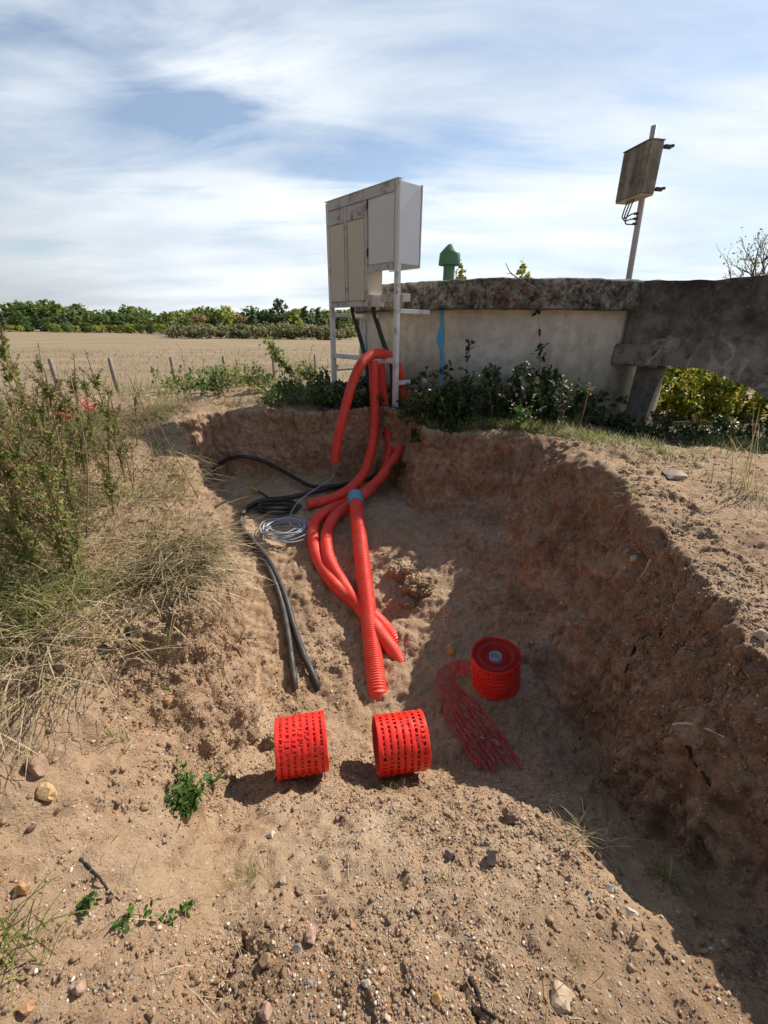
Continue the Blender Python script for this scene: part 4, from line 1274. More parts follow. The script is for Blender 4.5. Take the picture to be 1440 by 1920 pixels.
OCH = (.52, .34, .13); RBR = (.25, .145, .10); ORG = (.45, .22, .09); PAL = (.60, .50, .37); GRY = (.20, .19, .185); WHT = (.70, .66, .58); SLT = (.16, .165, .19); PNK = (.42, .27, .21)
for a in ((84, 1492, 44, 34, 30, OCH, 'pale yellow angular stone on the sand at the left edge, below a brown rock'),
          (72, 1440, 52, 40, 40, RBR, 'reddish brown rock at the left edge, above the pale yellow stone'),
          (42, 1672, 24, 44, 24, ORG, 'upright orange brown stone at the lower left edge'),
          (50, 1893, 26, 30, 22, ORG, 'rounded orange stone in the bottom left corner'),
          (147, 1858, 24, 30, 22, PNK, 'pinkish orange stone lying under the trailing rose leaves'),
          (511, 1775, 14, 30, 14, PAL, 'slim pale yellow stone beside a rounded brown stone in the foreground'),
          (498, 1803, 26, 28, 22, (.32, .21, .10), 'rounded brown stone next to a slim pale one in the foreground'),
          (585, 1757, 30, 28, 26, PNK, 'pink brown stone, the largest of a loose row in the foreground'),
          (625, 1772, 22, 22, 20, (.33, .20, .10), 'small dark orange stone right of a pink brown stone'),
          (558, 1780, 20, 18, 16, SLT, 'small dark slate stone left of a pink brown stone'),
          (920, 1612, 22, 36, 22, GRY, 'rough grey lump standing on the sand right of centre'),
          (843, 1604, 18, 26, 18, SLT, 'dark grey pebble left of the rough grey lump'),
          (1056, 1874, 60, 34, 50, (.50, .38, .26), 'big pale stone half buried at the bottom, with dry grass beside it'),
          (820, 1873, 22, 18, 18, (.50, .27, .06), 'bright orange pebble in the bottom foreground'),
          (1183, 1713, 24, 18, 18, WHT, 'white stone on the sand near the right shadow edge'),
          (1146, 1666, 18, 15, 14, WHT, 'small white chip above the white stone by the right shadow edge'),
          (685, 1846, 18, 18, 16, WHT, 'round white pebble at the bottom centre'),
          (530, 1655, 13, 28, 14, PAL, 'thin cream stone standing below the left mesh roll'),
          (508, 1569, 26, 18, 16, WHT, 'white oval stone below the left mesh roll'),
          (500, 1900, 26, 26, 24, PNK, 'pink stone at the bottom edge left of centre'),
          (1016, 1236, 24, 24, 24, RBR, 'brown stone on the pit slope right of the upright roll'),
          (846, 1222, 20, 28, 22, OCH, 'yellowish stone on the pit floor left of the upright mesh roll'),
          (1424, 1194, 28, 24, 24, PAL, 'pale stone on the right bank edge at the frame side'),
          (1188, 1048, 16, 14, 14, WHT, 'white pebble near the crest of the right bank'),
          (312, 1316, 22, 18, 18, ORG, 'orange stone on the left slope above the leafy green plant'),
          (118, 1250, 30, 24, 24, RBR, 'brown rock among the grass on the left bank'),
          (1262, 895, 50, 22, 40, (.40, .36, .30), 'broken pale concrete lump on the right bank')):
    stone(*a)
I5V, I5F = ico(6)
for a in ((757, 1078, 44, 30, 36, 'soil clod by the thick pipe, the uppermost of the dug heap'), (785, 1103, 46, 36, 40, 'largest dark soil clod of the heap right of the thick pipe'), (764, 1132, 22, 18, 20, 'small round soil clod below the heap right of the thick pipe'),
          (960, 1532, 24, 22, 22, 'brown soil clod sitting on the crest below the loose mesh'), (272, 1188, 50, 36, 44, 'crumbly soil clod under the grass tuft on the left slope'),
          (222, 1205, 44, 30, 36, 'soil clod at the grass edge of the left bank, left of the grass tuft'), (332, 1162, 44, 40, 40, 'dark soil clod right of the grass tuft on the left slope'),
          (510, 1395, 24, 26, 24, 'brown clod tucked against the left end of the left mesh roll')):
    o = stone(a[0], a[1], a[2], a[3], a[4], (0, 0, 0), a[5], 'soil_clod', .3, False, .42, 0, 'soil clods dug from the pit', 'clod', I5V, I5F)
    o.data.materials[0] = M['soil']
    n_ = len(o.data.vertices); c_ = np.zeros(n_ * 3, np.float32); o.data.vertices.foreach_get('co', c_); c_ = c_.reshape(-1, 3).astype(float)
    r_ = np.linalg.norm(c_, axis=1).mean()
    c_ *= (1 + .26 * fbm(c_ / r_ * 2.2 + a[0], 3) + .20 * np.abs(fbm(c_ / r_ * 5 + a[1], 3)) + .13 * np.abs(fbm(c_ / r_ * 15 + a[1], 2)))[:, None]
    o.data.vertices.foreach_set('co', c_.astype(np.float32).ravel()); o.data.update()

# ------------------------------------------------------------------ roots and twigs
for pts, r, mt, nm, lab, cat in (
        ([(1240, 1190), (1205, 1198), (1190, 1215), (1178, 1245), (1172, 1262)], .009, 'root_dark', 'root', 'black crooked root sticking out of the right pit wall', 'root'),
        ([(1290, 1400), (1303, 1430), (1318, 1452), (1330, 1475)], .009, 'root_dark', 'root', 'short black root low in the right pit wall', 'root'),
        ([(1262, 1360), (1290, 1358), (1325, 1368), (1358, 1383)], .006, 'root_pale', 'root', 'thin whitish root lying across the right pit wall', 'root'),
        ([(1220, 1050), (1212, 1068), (1200, 1084)], .007, 'root_pale', 'root', 'short pale root near the crest of the right bank', 'root'),
        ([(432, 1210), (448, 1222), (455, 1245), (446, 1270)], .010, 'root', 'root', 'brown forked root hanging from the left pit wall', 'root'),
        ([(452, 1196), (480, 1197), (520, 1193)], .007, 'root', 'root', 'thin straight root lying towards the black cables', 'root'),
        ([(300, 1400), (330, 1440), (360, 1466), (395, 1500)], .005, 'root', 'root', 'thin dark root on the left slope above the leafy plant', 'root'),
        ([(150, 1612), (180, 1640), (208, 1675), (225, 1690)], .0045, 'root_dark', 'root', 'dark bent root on the left foreground slope', 'root'),
        ([(880, 1835), (895, 1862), (905, 1890), (930, 1910)], .006, 'root_dark', 'root', 'black root in the bottom foreground below a crumbled hole', 'root')):
    q, L = spline([PG(x, y, r * .4) for x, y in pts], 26)
    q = q + rng.normal(size=q.shape) * r * .12
    o = MB().tube([Vector(v) for v in q], list(np.linspace(r, r * .45, 26)), 6).build(nm, M[mt], None, True)
    tag(o, lab, cat, 'roots in the dug soil')

a0 = on_tank(1000, 545)
tw = MB()
tp = [P(1003, 541, 4.62), P(985, 530, 4.62), P(966, 518, 4.64), P(955, 508, 4.66), P(948, 493, 4.66)]
tw.tube([Vector(v) for v in spline(tp, 20)[0]], list(np.linspace(.007, .003, 20)), 6)
tw.tube([P(966, 518, 4.64), P(956, 512, 4.62), P(949, 514, 4.62)], [.004, .003, .002], 5)
tag(tw.build('twig', M['root'], None, True), 'bare brown twig leaning over the tank rim', 'twig')


# ------------------------------------------------------------------ grass
def grass(name, pos, L, w, lean, mat_, lab=None, droop=.6, az=None):
    n = len(pos)
    v, f = blades(pos, L, w, lean, rng.uniform(0, 6.28, n) if az is None else az, droop)
    return link(name, mesh_np(name, v, f, True), M[mat_])


lb = (~cin) & (cen[:, 0] < -.75) & (cr < 9) & (cen[:, 1] > .35)
den = np.clip(fbm(cen * 1.6 + 3, 3) + .45, .08, 1.2)
den2 = np.clip(fbm(cen * 2.2 + 23, 3) + .15, 0, 1.2)
edge = np.clip(-sdist(cen[:, :2], TOP) * -1, 0, 3)
lw = infr * lb / (.3 + cr) ** 1.6 * (cr < 5.5) * sstep(.0, .12, edge)
bare = sstep(2.25, 2.7, cen[:, 1]) * sstep(-2.35, -1.95, cen[:, 0]) * sstep(5.2, 4.9, cen[:, 1])      # trodden earth by the back corner
lowleft = sstep(.95, 1.25, cen[:, 1])
soilstrip = sstep(-1.75, -1.35, cen[:, 0] + .25 * fbm(cen * 1.7 + 90, 3)) * sstep(1.9, 2.3, cen[:, 1]) * sstep(5.2, 4.9, cen[:, 1])
lw = lw * (1 - .88 * np.maximum(bare, soilstrip))
n = 12500
p, _ = sample(n, lw * den * (.08 + lowleft))
v1 = blades(p, rng.uniform(.10, .34, n), rng.uniform(.0014, .0029, n), rng.uniform(.7, 1.5, n), rng.normal(-.6, .9, n), .22)
# a fringe hanging over the brink
ep = []
for t in np.linspace(0, 1, 190):
    k = t * 5; i = min(int(k), 4); seg = [(-.79, 1.5), (-.83, 1.9), (-1.0, 2.2), (-1.27, 2.72), (-1.66, 3.5), (-2.10, 4.2)]
    a = np.array(seg[i]) * (1 - (k - i)) + np.array(seg[i + 1]) * (k - i)
    ep.append(tuple(drop(a[0] + rng.normal(-.03, .05), a[1] + rng.normal(0, .03), -.005)))
ep = np.array(ep * 3)
n2 = len(ep)
v2 = blades(ep, rng.uniform(.04, .14, n2), rng.uniform(.001, .002, n2), rng.uniform(.9, 1.5, n2), rng.normal(-.35, .8, n2), .8)
V, F = merge([v1, v2])
tag(link('dry_grass', mesh_np('dry_grass', V, F, True), M['straw']), kind='stuff')
n = 8500
p, _ = sample(n, lw * den2 ** 1.5 * (.12 + lowleft) * sstep(-1.0, -1.5, cen[:, 0]))
v1 = blades(p, rng.uniform(.07, .24, n), rng.uniform(.0013, .0028, n), rng.uniform(.35, 1.2, n), rng.normal(-.3, 1.6, n), .7)
n = 21000
p, _ = sample(n, infr * (~cin) * (cen[:, 0] > .3) * (cen[:, 1] > 1.9) * (cr < 7) * np.clip(fbm(cen * 1.9 + 77, 3) + .02, 0, 1) * (.10 + 2.2 * sstep(2.7, 3.3, cen[:, 1] + .25 * (cen[:, 0] - 1.5)) * sstep(4.6, 4.0, cen[:, 1])))
v2 = blades(p, rng.uniform(.04, .13, n), rng.uniform(.0014, .003, n), rng.uniform(.3, 1.2, n), rng.uniform(0, 6.28, n), .6)
n = 7000
p, _ = sample(n, infr * (~cin) * (cen[:, 0] < .2) * (cen[:, 1] > 4.7) * (cr < 11) * (1 - .7 * bare) * np.clip(fbm(cen * 1.1 + 37, 3) + .25, 0, 1))
v3 = blades(p, rng.uniform(.06, .26, n), rng.uniform(.002, .005, n), rng.uniform(.15, 1.0, n), rng.uniform(0, 6.28, n), .7)
n = 160
p, _ = sample(n, infr * cin * (cr < 2.6) * (cen[:, 1] < 2) * np.clip(fbm(cen * 4 + 57, 2) - .35, 0, 1))
v4 = blades(p, rng.uniform(.03, .08, n), rng.uniform(.0006, .0012, n), rng.uniform(.3, 1.2, n), rng.uniform(0, 6.28, n), .6)
V, F = merge([v1, v2, v3, v4])
tag(link('green_grass', mesh_np('green_grass', V, F, True), M['green_grass']), kind='stuff')
# stubble on the near part of the field
fw = infr * (cen[:, 1] > 6.2) * (cr < 45) / (1 + cr ** 1.6) * sstep(4.6, 6.5, np.hypot(cen[:, 0] - .4, cen[:, 1] - 3.3))
n = 16000
p, _ = sample(n, fw)
rr = np.hypot(p[:, 0], p[:, 1])
v1 = blades(p, rng.uniform(.08, .26, n) * (1 + .5 * (rr < 12)), .0014 + rr * .0003, rng.uniform(.1, .9, n), rng.uniform(0, 6.28, n), .5)
tag(link('field_stubble', mesh_np('field_stubble', *v1, True), M['stubble']), kind='stuff')


def tuft(px, py, n, L, mat_, label, spread=.02, lean=(.1, 1.0), name='grass_tuft', w=.0018, group='grass tufts in the dug sand'):
    c = PG(px, py)
    pos = np.array(c) + np.stack([rng.normal(0, spread, n), rng.normal(0, spread, n), np.zeros(n)], 1)
    for i in range(n): pos[i, 2] = drop(pos[i, 0], pos[i, 1], -.004).z
    o = grass(name, pos, rng.uniform(.5, 1.1, n) * L, rng.uniform(.6, 1.2, n) * w, rng.uniform(*lean, n), mat_)
    return tag(o, label, 'grass tuft', group)


tuft(742, 1484, 40, .05, 'green_grass', 'small green grass tuft under the right mesh roll', .03, name='grass_tuft', w=.0012)
tuft(566, 1480, 14, .06, 'green_grass', 'thin green blades in the shade of the left mesh roll', .03, w=.001)
tuft(1244, 1648, 45, .09, 'green_grass', 'green grass tuft at the right shadow edge', .012, (.1, .9))
tuft(1112, 1575, 110, .12, 'straw', 'dry straw tuft on the sand crest at the shadow edge', .035, (.5, 1.4), name='straw_tuft', w=.0014)
tuft(300, 1196, 60, .13, 'green_grass', 'green grass tuft growing from the soil clods of the left slope', .025, (.1, 1.1))
tuft(218, 1388, 26, .09, 'green_grass', 'sparse green tuft on the left slope under the clods', .02)
tuft(475, 1645, 34, .07, 'green_grass', 'thin dark green tuft on the foreground sand', .015, (.1, .9), w=.001)
tuft(838, 1655, 16, .05, 'green_grass', 'tiny tuft below the dark grey pebble', .015, w=.001)
tuft(745, 1545, 16, .05, 'green_grass', 'tiny tuft on the sand below the right mesh roll', .015, w=.001)
tuft(1100, 1460, 50, .10, 'green_grass', 'green blades in the deep shade at the foot of the right wall', .05)
tuft(20, 1800, 60, .16, 'green_grass', 'long green grass tuft at the lower left edge', .035, (.1, 1.0))
tuft(1000, 1880, 40, .10, 'straw', 'dry straw stems beside the big half buried stone', .05, (.3, 1.2), name='straw_tuft', w=.001)
tuft(660, 1690, 40, .10, 'straw', 'scattered straw on the sand in the foreground', .12, (1.0, 1.5), name='straw_tuft', w=.0009)
tuft(330, 1760, 60, .15, 'straw', 'bleached straw among the trailing rose leaves', .12, (.9, 1.5), name='straw_tuft', w=.001)
tuft(215, 915, 30, .06, 'fresh_leaf', 'bright green low rosette on the left bank', .02, (.6, 1.3), w=.004)
tuft(1165, 945, 60, .09, 'green_grass', 'green grass tuft hanging at the brink of the right bank', .05, (.3, 1.3))
tuft(1395, 930, 90, .16, 'green_grass', 'long green grass tuft on the right bank at the frame edge', .10, (.1, 1.0))
# tall bleached blades at the right edge
n = 9
c = PG(1402, 925)
pos = np.array(c) + rng.normal(0, .04, (n, 3)) * np.array([1, 1, 0])
o = grass('tall_grass', pos, rng.uniform(.25, .62, n), rng.uniform(.002, .004, n), rng.uniform(.1, .5, n), 'straw', az=rng.normal(2.6, .9, n))
tag(o, 'tall bleached grass blades arching on the right bank', 'grass tuft', 'grass tufts on the banks')


# ------------------------------------------------------------------ leafy plants
def stem_leaves(name, base, stems, leafsize, mat_leaf, mat_stem, label, cat, group=None, per=26, rad=.004, spreadl=.6, trip=False, droop=.4, up=0.2):
    """stems: list of polylines; leaves sit along them"""
    t = thing(name, label, cat, tuple(base), group)
    ms = MB(); P_, D_ = [], []
    for st in stems:
        q, L = spline(st, 24)
        ms.tube([Vector(v) for v in q], list(np.linspace(rad, rad * .35, 24)), 5)
        k = rng.uniform(.12, 1.0, per); k[-3:] = 1.0
        ii = np.clip((k * 23).astype(int), 1, 23)
        d = q[ii] - q[ii - 1]; d /= np.linalg.norm(d, axis=1)[:, None] + 1e-9
        for j in range(3 if trip else 1):
            P_.append(q[ii] + rng.normal(size=(per, 3)) * leafsize * .25); D_.append(d * .5 + rng.normal(size=(per, 3)) * spreadl + np.array([0, 0, up]))
    ms.build('stems', M[mat_stem], t, True)
    P_ = np.vstack(P_); D_ = np.vstack(D_); n = len(P_)
    D_ /= np.linalg.norm(D_, axis=1)[:, None]
    nz = np.array([0, 0, 1.0]) + rng.normal(size=(n, 3)) * .55
    xx = np.cross(D_, nz); xx /= np.linalg.norm(xx, axis=1)[:, None] + 1e-9
    zz = np.cross(xx, D_)
    Mx = np.stack([xx, D_, zz], 2)
    sc = leafsize * rng.uniform(.55, 1.15, n)
    v, f = stamp(LEAF[0], LEAF[1], P_, Mx, sc)
    link('leaves', mesh_np('leaves', v, f, True), M[mat_leaf], t)
    return t


def arch_stem(a, h, reach, az, n=6):
    a = Vector(a)
    return [a + Vector((math.cos(az) * reach * k ** 1.3, math.sin(az) * reach * k ** 1.3, h * math.sin(min(k * 1.25, 1) * math.pi / 2) - .25 * h * max(0, k - .8) * 5 * .4)) for k in np.linspace(0, 1, n)]


def thicket(x0, x1, y0, y1, n, hmin, hmax):
    s = []
    for _ in range(n):
        x, y = rng.uniform(x0, x1), rng.uniform(y0, y1)
        s.append(arch_stem(drop(x, y, -.02), hmin + (hmax - hmin) * rng.random() ** 1.5, rng.uniform(.08, .3), rng.uniform(0, 6.28)))
    return s


grp = 'bramble thickets against the tank'
stem_leaves('bramble', drop(.55, 4.45), thicket(.28, .95, 4.0, 4.75, 66, .05, .44), .050, 'bramble', 'root', 'dark bramble thicket at the foot of the right cabinet post', 'bramble', grp, 20, .004, .8, True)
stem_leaves('bramble', drop(1.3, 4.4), thicket(.95, 1.65, 3.95, 4.72, 78, .06, .58), .052, 'bramble', 'root', 'tallest dark bramble thicket before the middle of the tank wall', 'bramble', grp, 20, .004, .8, True)
stem_leaves('bramble', drop(2.0, 4.4), thicket(1.65, 2.4, 4.0, 4.75, 40, .04, .36), .048, 'bramble', 'root', 'dark bramble thicket between the tank wall and the flume pillar', 'bramble', grp, 18, .004, .8, True)
stem_leaves('bramble', drop(-.3, 5.0), thicket(-.75, .15, 4.72, 5.3, 50, .05, .34), .048, 'bramble', 'root', 'dark bramble thicket under the cabinet between its posts', 'bramble', grp, 18, .004, .8, True)
stem_leaves('nettle_patch', drop(-.9, 5.3), thicket(-1.35, -.55, 4.85, 6.0, 90, .06, .20), .055, 'fresh_leaf', 'weed_stem', 'low fresh green nettles left of the cabinet on the brink of the pit', 'weeds', None, 14, .003, .8)
stem_leaves('bramble', drop(.35, 4.12), [arch_stem(drop(.22 + .045 * k, 4.22 + rng.uniform(-.12, .1), -.01), rng.uniform(-.12, .10), rng.uniform(.15, .34), rng.uniform(3.4, 5.0)) for k in range(24)], .045, 'bramble', 'root', 'bramble shoots hanging over the inner corner of the pit', 'bramble', grp, 16, .003, .8, True, up=-.1)
stem_leaves('bramble', drop(2.7, 4.0), thicket(2.15, 3.5, 3.55, 4.35, 60, .05, .20), .05, 'bramble', 'root', 'low sprawling bramble in the shade in front of the flume arch', 'bramble', grp, 12, .003, .8, True)
# shoots against the tank wall
b = drop(1.72, 4.55)
stem_leaves('bramble_shoot', b, [[b, P(1012, 712, 4.62), P(1014, 660, 4.68), P(1011, 620, 4.72), P(1009, 588, 4.74)]], .062, 'bramble', 'root_dark', 'tall single bramble shoot climbing the tank wall', 'bramble shoot', None, 16, .004, .7, True)
b = drop(.95, 4.6)
stem_leaves('bramble_shoot', b, [[b, P(872, 720, 4.5), P(878, 680, 4.52), P(880, 645, 4.55)], [b, P(850, 730, 4.5), P(842, 690, 4.52)]], .065, 'bramble', 'root_dark', 'leafy bramble shoot left of the tall one, in front of the tank wall', 'bramble shoot', None, 22, .004, .7, True)
for bx, tips, lab in ((990, [(940, 742), (958, 722), (978, 712), (1004, 738), (962, 756), (1020, 764)], 'pale sunlit bramble sprig in front of the dark thicket, the lower and wider one'), (1052, [(1036, 716), (1058, 706), (1070, 724), (1048, 732)], 'pale sunlit bramble sprig in front of the dark thicket, right of the wider one')):
    b = P(bx, 800, 3.85); b = drop(b.x, b.y)
    stem_leaves('bramble_sprig', b, [[b, b.lerp(P(x, y, 3.86), .5) + Vector((0, 0, .05)), P(x, y, 3.86 + .05 * (k_ % 3))] for k_, (x, y) in enumerate(tips)], .032, 'sunlit_leaf', 'weed_stem', lab, 'bramble', None, 16, .0025, .9)
b = PG(972, 806)
stem_leaves('sapling', b, [arch_stem(b, .18, .07, a) for a in (0.3, 1.7, 2.9, 4.2, 5.4)], .045, 'fresh_leaf', 'weed_stem', 'bright green leafy shoot on the right brink of the pit', 'plant', None, 16, .002, .8)
b = PG(1078, 822)
t = thing('dry_weed', 'dry brown weed stalk with a seed head standing on the right brink', 'weed', tuple(b))
top_ = P(1104, 728, b.y + .05)
MB().tube([Vector(v) for v in spline([b, b.lerp(top_, .5) + Vector((.01, 0, 0)), top_], 12)[0]], [.004] * 12, 5).build('stalk', M['weed_stem'], t, True)
pp = np.array(top_) + rng.normal(size=(60, 3)) * .02
v, f = stamp(CARD[0], CARD[1], pp, rotmats(60), rng.uniform(.008, .016, 60))
link('seed_head', mesh_np('seed_head', v, f), M['seed'], t)
# the compact plant and the rose trail in the foreground
b = PG(340, 1508)
st = []
for k in range(34):
    az = rng.uniform(0, 6.28); st.append(arch_stem(b + Vector((rng.normal(0, .02), rng.normal(0, .02), -.005)), rng.uniform(.03, .09), rng.uniform(.02, .085), az))
stem_leaves('leafy_plant', b, st, .026, 'fresh_leaf', 'weed_stem', 'compact bright green leafy plant on the left sand slope', 'plant', None, 20, .0015, .9)
for k, (pts, lab) in enumerate((([(262, 1722), (240, 1726), (228, 1740), (262, 1738), (285, 1715)], 'rose leaves trailing over the foreground sand, the left sprig'),
                                ([(350, 1735), (352, 1716), (362, 1700), (338, 1722), (316, 1728)], 'rose leaves trailing over the foreground sand, the right sprig'),
                                ([(170, 1718), (160, 1700), (180, 1690)], 'dark small leafy sprig left of the trailing rose leaves'))):
    w = [PG(x, y, .015 + .012 * (j % 2)) for j, (x, y) in enumerate(pts)]
    stem_leaves('rose_sprig', w[0], [w], .021, 'fresh_leaf', 'root', lab, 'sprig', 'sprigs on the foreground sand', 30, .0014, .7)

# ------------------------------------------------------------------ ragweeds on the left bank


def ragweed_proto(h, seed):
    r = np.random.default_rng(seed)
    t = bpy.data.objects.new('ragweed', None); COL.objects.link(t)
    ms = MB(); LP, LD, SP, SD = [], [], [], []
    lx, ly = r.normal(0, .12, 2)
    q, _ = spline([(0, 0, -.03), (lx * .3 * h, ly * .3 * h, h * .4), (lx * h, ly * h, h)], 30)
    ms.tube([Vector(v) for v in q], list(np.linspace(.005, .002, 30)), 5)
    stems = [(q, .62)]
    for k in range(int(8 + h * 6)):
        i = int(r.uniform(4, 26)); az = r.uniform(0, 6.28); ln = h * r.uniform(.18, .42) * (1.1 - i / 40)
        a = q[i]; d = np.array([math.cos(az) * .55, math.sin(az) * .55, .8])
        bq, _ = spline([a, a + d * ln * .5 + [0, 0, .02], a + d * ln + [0, 0, .09 * ln]], 14)
        ms.tube([Vector(v) for v in bq], list(np.linspace(.0026, .0012, 14)), 4)
        stems.append((bq, .5))
    for s, frac in stems:
        n = len(s); k = int(len(s) * 1.9)
        ii = r.integers(1, max(2, int(n * frac)), k)
        LP.append(s[ii]); LD.append(r.normal(size=(k, 3)) * .8 + [0, 0, .15])
        k2 = int(26 + 10 * (n > 20))
        jj = r.uniform(frac, 1, k2) * (n - 1); j0 = jj.astype(int); fr_ = (jj - j0)[:, None]; j1 = np.minimum(j0 + 1, n - 1)
        SP.append(s[j0] * (1 - fr_) + s[j1] * fr_ + r.normal(size=(k2, 3)) * .005); SD.append(r.normal(size=(k2, 3)) + [0, 0, .8])
    o = ms.build('stems', M['weed_stem'], t, True)

    def cards(Pq, Dq, size, wid, name, mat_):
        Pq = np.vstack(Pq); Dq = np.vstack(Dq); n = len(Pq)
        Dq = Dq / np.linalg.norm(Dq, axis=1)[:, None]
        xx = np.cross(Dq, r.normal(size=(n, 3))); xx /= np.linalg.norm(xx, axis=1)[:, None]
        Mx = np.stack([xx, Dq, np.cross(xx, Dq)], 2)
        sc = size * r.uniform(.6, 1.2, n)
        v, f = stamp(LEAF[0] * np.array([wid, 1, 1]), LEAF[1], Pq, Mx, sc)
        return link(name, mesh_np(name, v, f, True), M[mat_], t, False)
    cards(LP, LD, .029, .6, 'leaves', 'weed')
    cards(SP, SD, .014, 1.0, 'seed_spikes', 'seed')
    return t


def copy_tree(o, parent=None):
    c = o.copy(); COL.objects.link(c)
    if parent is not None: c.parent = parent
    for ch in list(o.children):
        if ch.name not in [x.name for x in c.children]: copy_tree(ch, c)
    return c


prot = [ragweed_proto(h, 40 + i) for i, h in enumerate((.62, .78, .92, .55))]
used = set()
spots = [(25, 600, 2.3), (95, 660, 2.5), (180, 655, 2.7), (60, 690, 2.2), (140, 700, 3.0), (10, 640, 2.9), (235, 735, 3.3), (5, 720, 2.0), (45, 640, 3.3), (120, 720, 2.6), (200, 720, 3.5), (30, 760, 1.75), (75, 740, 2.4), (155, 740, 2.25), (15, 690, 3.6), (100, 700, 3.8), (60, 790, 1.6)]
for k in range(13):
    spots.append((rng.uniform(-60, 190), rng.uniform(680, 790), rng.uniform(2.0, 4.6)))
for k in range(16):
    spots.append((rng.uniform(-70, 120), rng.uniform(740, 900), rng.uniform(1.5, 2.6)))
for k, (px, py, F_) in enumerate(spots):
    tp_ = P(px, py, F_)
    g = drop(tp_.x, tp_.y)
    hh = tp_.z - g.z
    if hh < .18: hh = .25
    i = int(np.argmin([abs(hh - x) for x in (.62, .78, .92, .55)])) if k % 3 else k % 4
    pr = prot[i]
    o = pr if i not in used else copy_tree(pr)
    used.add(i)
    o.location = (tp_.x, tp_.y, g.z)
    s_ = hh / (.62, .78, .92, .55)[i]
    o.scale = (s_ * .5 + .5, s_ * .5 + .5, s_)
    o.rotation_euler.z = rng.uniform(0, 6.28)
    lab = 'bushy ragweed with brownish seed spikes in the dense stand at the left edge'
    if k == 0: lab = 'tallest ragweed with brown seed spikes at the left frame edge, above the treeline foot'
    if k == 2: lab = 'ragweed with upright seed spikes standing out against the dry field'
    tag(o, lab, 'ragweed', 'ragweeds on the left bank')

# dead bare stems leaning through the weeds
for k in range(16):
    px, py, F_ = rng.uniform(20, 330), rng.uniform(700, 850), rng.uniform(1.8, 3.6)
    a = P(px, py, F_); g = drop(a.x + rng.normal(.12, .12), a.y + rng.normal(-.1, .1), -.02)
    q, _ = spline([g, g.lerp(a, .5) + Vector((rng.normal(0, .03), 0, .02)), a], 14)
    m = MB().tube([Vector(v) for v in q], list(np.linspace(.004, .0018, 14)), 5)
    for j in range(3):
        i = int(rng.uniform(5, 12)); e = q[i] + np.array([rng.normal(0, .07), rng.normal(0, .05), rng.uniform(.04, .12)])
        m.tube([Vector(q[i]), Vector(e)], [.0022, .001], 4)
    tag(m.build('dead_stem', M['weed_stem'], None, True), 'thin dead brown stem leaning among the ragweeds and dry grass', 'dead stem', 'dead stems on the left bank')

# small weeds along the back of the left bank
for k in range(26):
    px = rng.uniform(300, 610); F_ = rng.uniform(5.4, 8.2)
    a = P(px, 700, F_); b = drop(a.x, a.y)
    if b.x > -.9 and b.y < 6: continue
    st = [arch_stem(b + Vector((rng.normal(0, .08), rng.normal(0, .08), 0)), rng.uniform(.10, .34), rng.uniform(.05, .22), rng.uniform(0, 6.28)) for _ in range(11)]
    stem_leaves('field_weed', b, st, .055, 'weed' if k % 3 else 'fresh_leaf', 'weed_stem', 'low green weed clump on the far brink between the pit and the field', 'weeds', 'weed clumps along the far brink', 13, .0025, .8)
for px, yt, F_ in ((340, 655, 7.5), (360, 680, 6.8), (440, 668, 7.2), (585, 650, 7.8), (590, 690, 6.5), (470, 690, 6.2), (395, 700, 6.0), (380, 672, 8.0), (560, 676, 7.6)):
    a = P(px, yt, F_); b = drop(a.x, a.y, -.02)
    q, _ = spline([b, b.lerp(a, .5) + Vector((rng.normal(0, .03), 0, 0)), a], 12)
    m = MB().tube([Vector(v) for v in q], list(np.linspace(.005, .0025, 12)), 5)
    for j in range(5):
        i = int(rng.uniform(5, 12)); e = q[i] + np.array([rng.normal(0, .09), rng.normal(0, .09), rng.uniform(.03, .12)])
        m.tube([Vector(q[i]), Vector(e)], [.003, .0015], 4)
    tag(m.build('dead_stem', M['weed_stem'], None, True), 'thin dead stalk rising from the far brink against the dry field', 'dead stem', 'dead stalks on the far brink')
# the leaning yellow-green horseweed
b = P(545, 712, 5.9); b = drop(b.x, b.y)
t = thing('horseweed', 'tall yellow green horseweed leaning left over the dry field', 'weed', tuple(b))
hp = [b, P(545, 700, 5.9), P(528, 678, 5.9), P(512, 655, 5.92), P(502, 638, 5.95)]
q, _ = spline(hp, 30)
MB().tube([Vector(v) for v in q], list(np.linspace(.008, .003, 30)), 5).build('stem', M['weed_stem'], t, True)
n = 420
k = rng.uniform(.35, 1, n); ii = (k * 29).astype(int)
Pq = q[ii] + rng.normal(size=(n, 3)) * (.02 + .05 * np.clip(k - .55, 0, 1))[:, None]
v, f = stamp(LEAF[0], LEAF[1], Pq, rotmats(n), rng.uniform(.025, .06, n))
link('leaves', mesh_np('leaves', v, f, True), M['gold'], t)

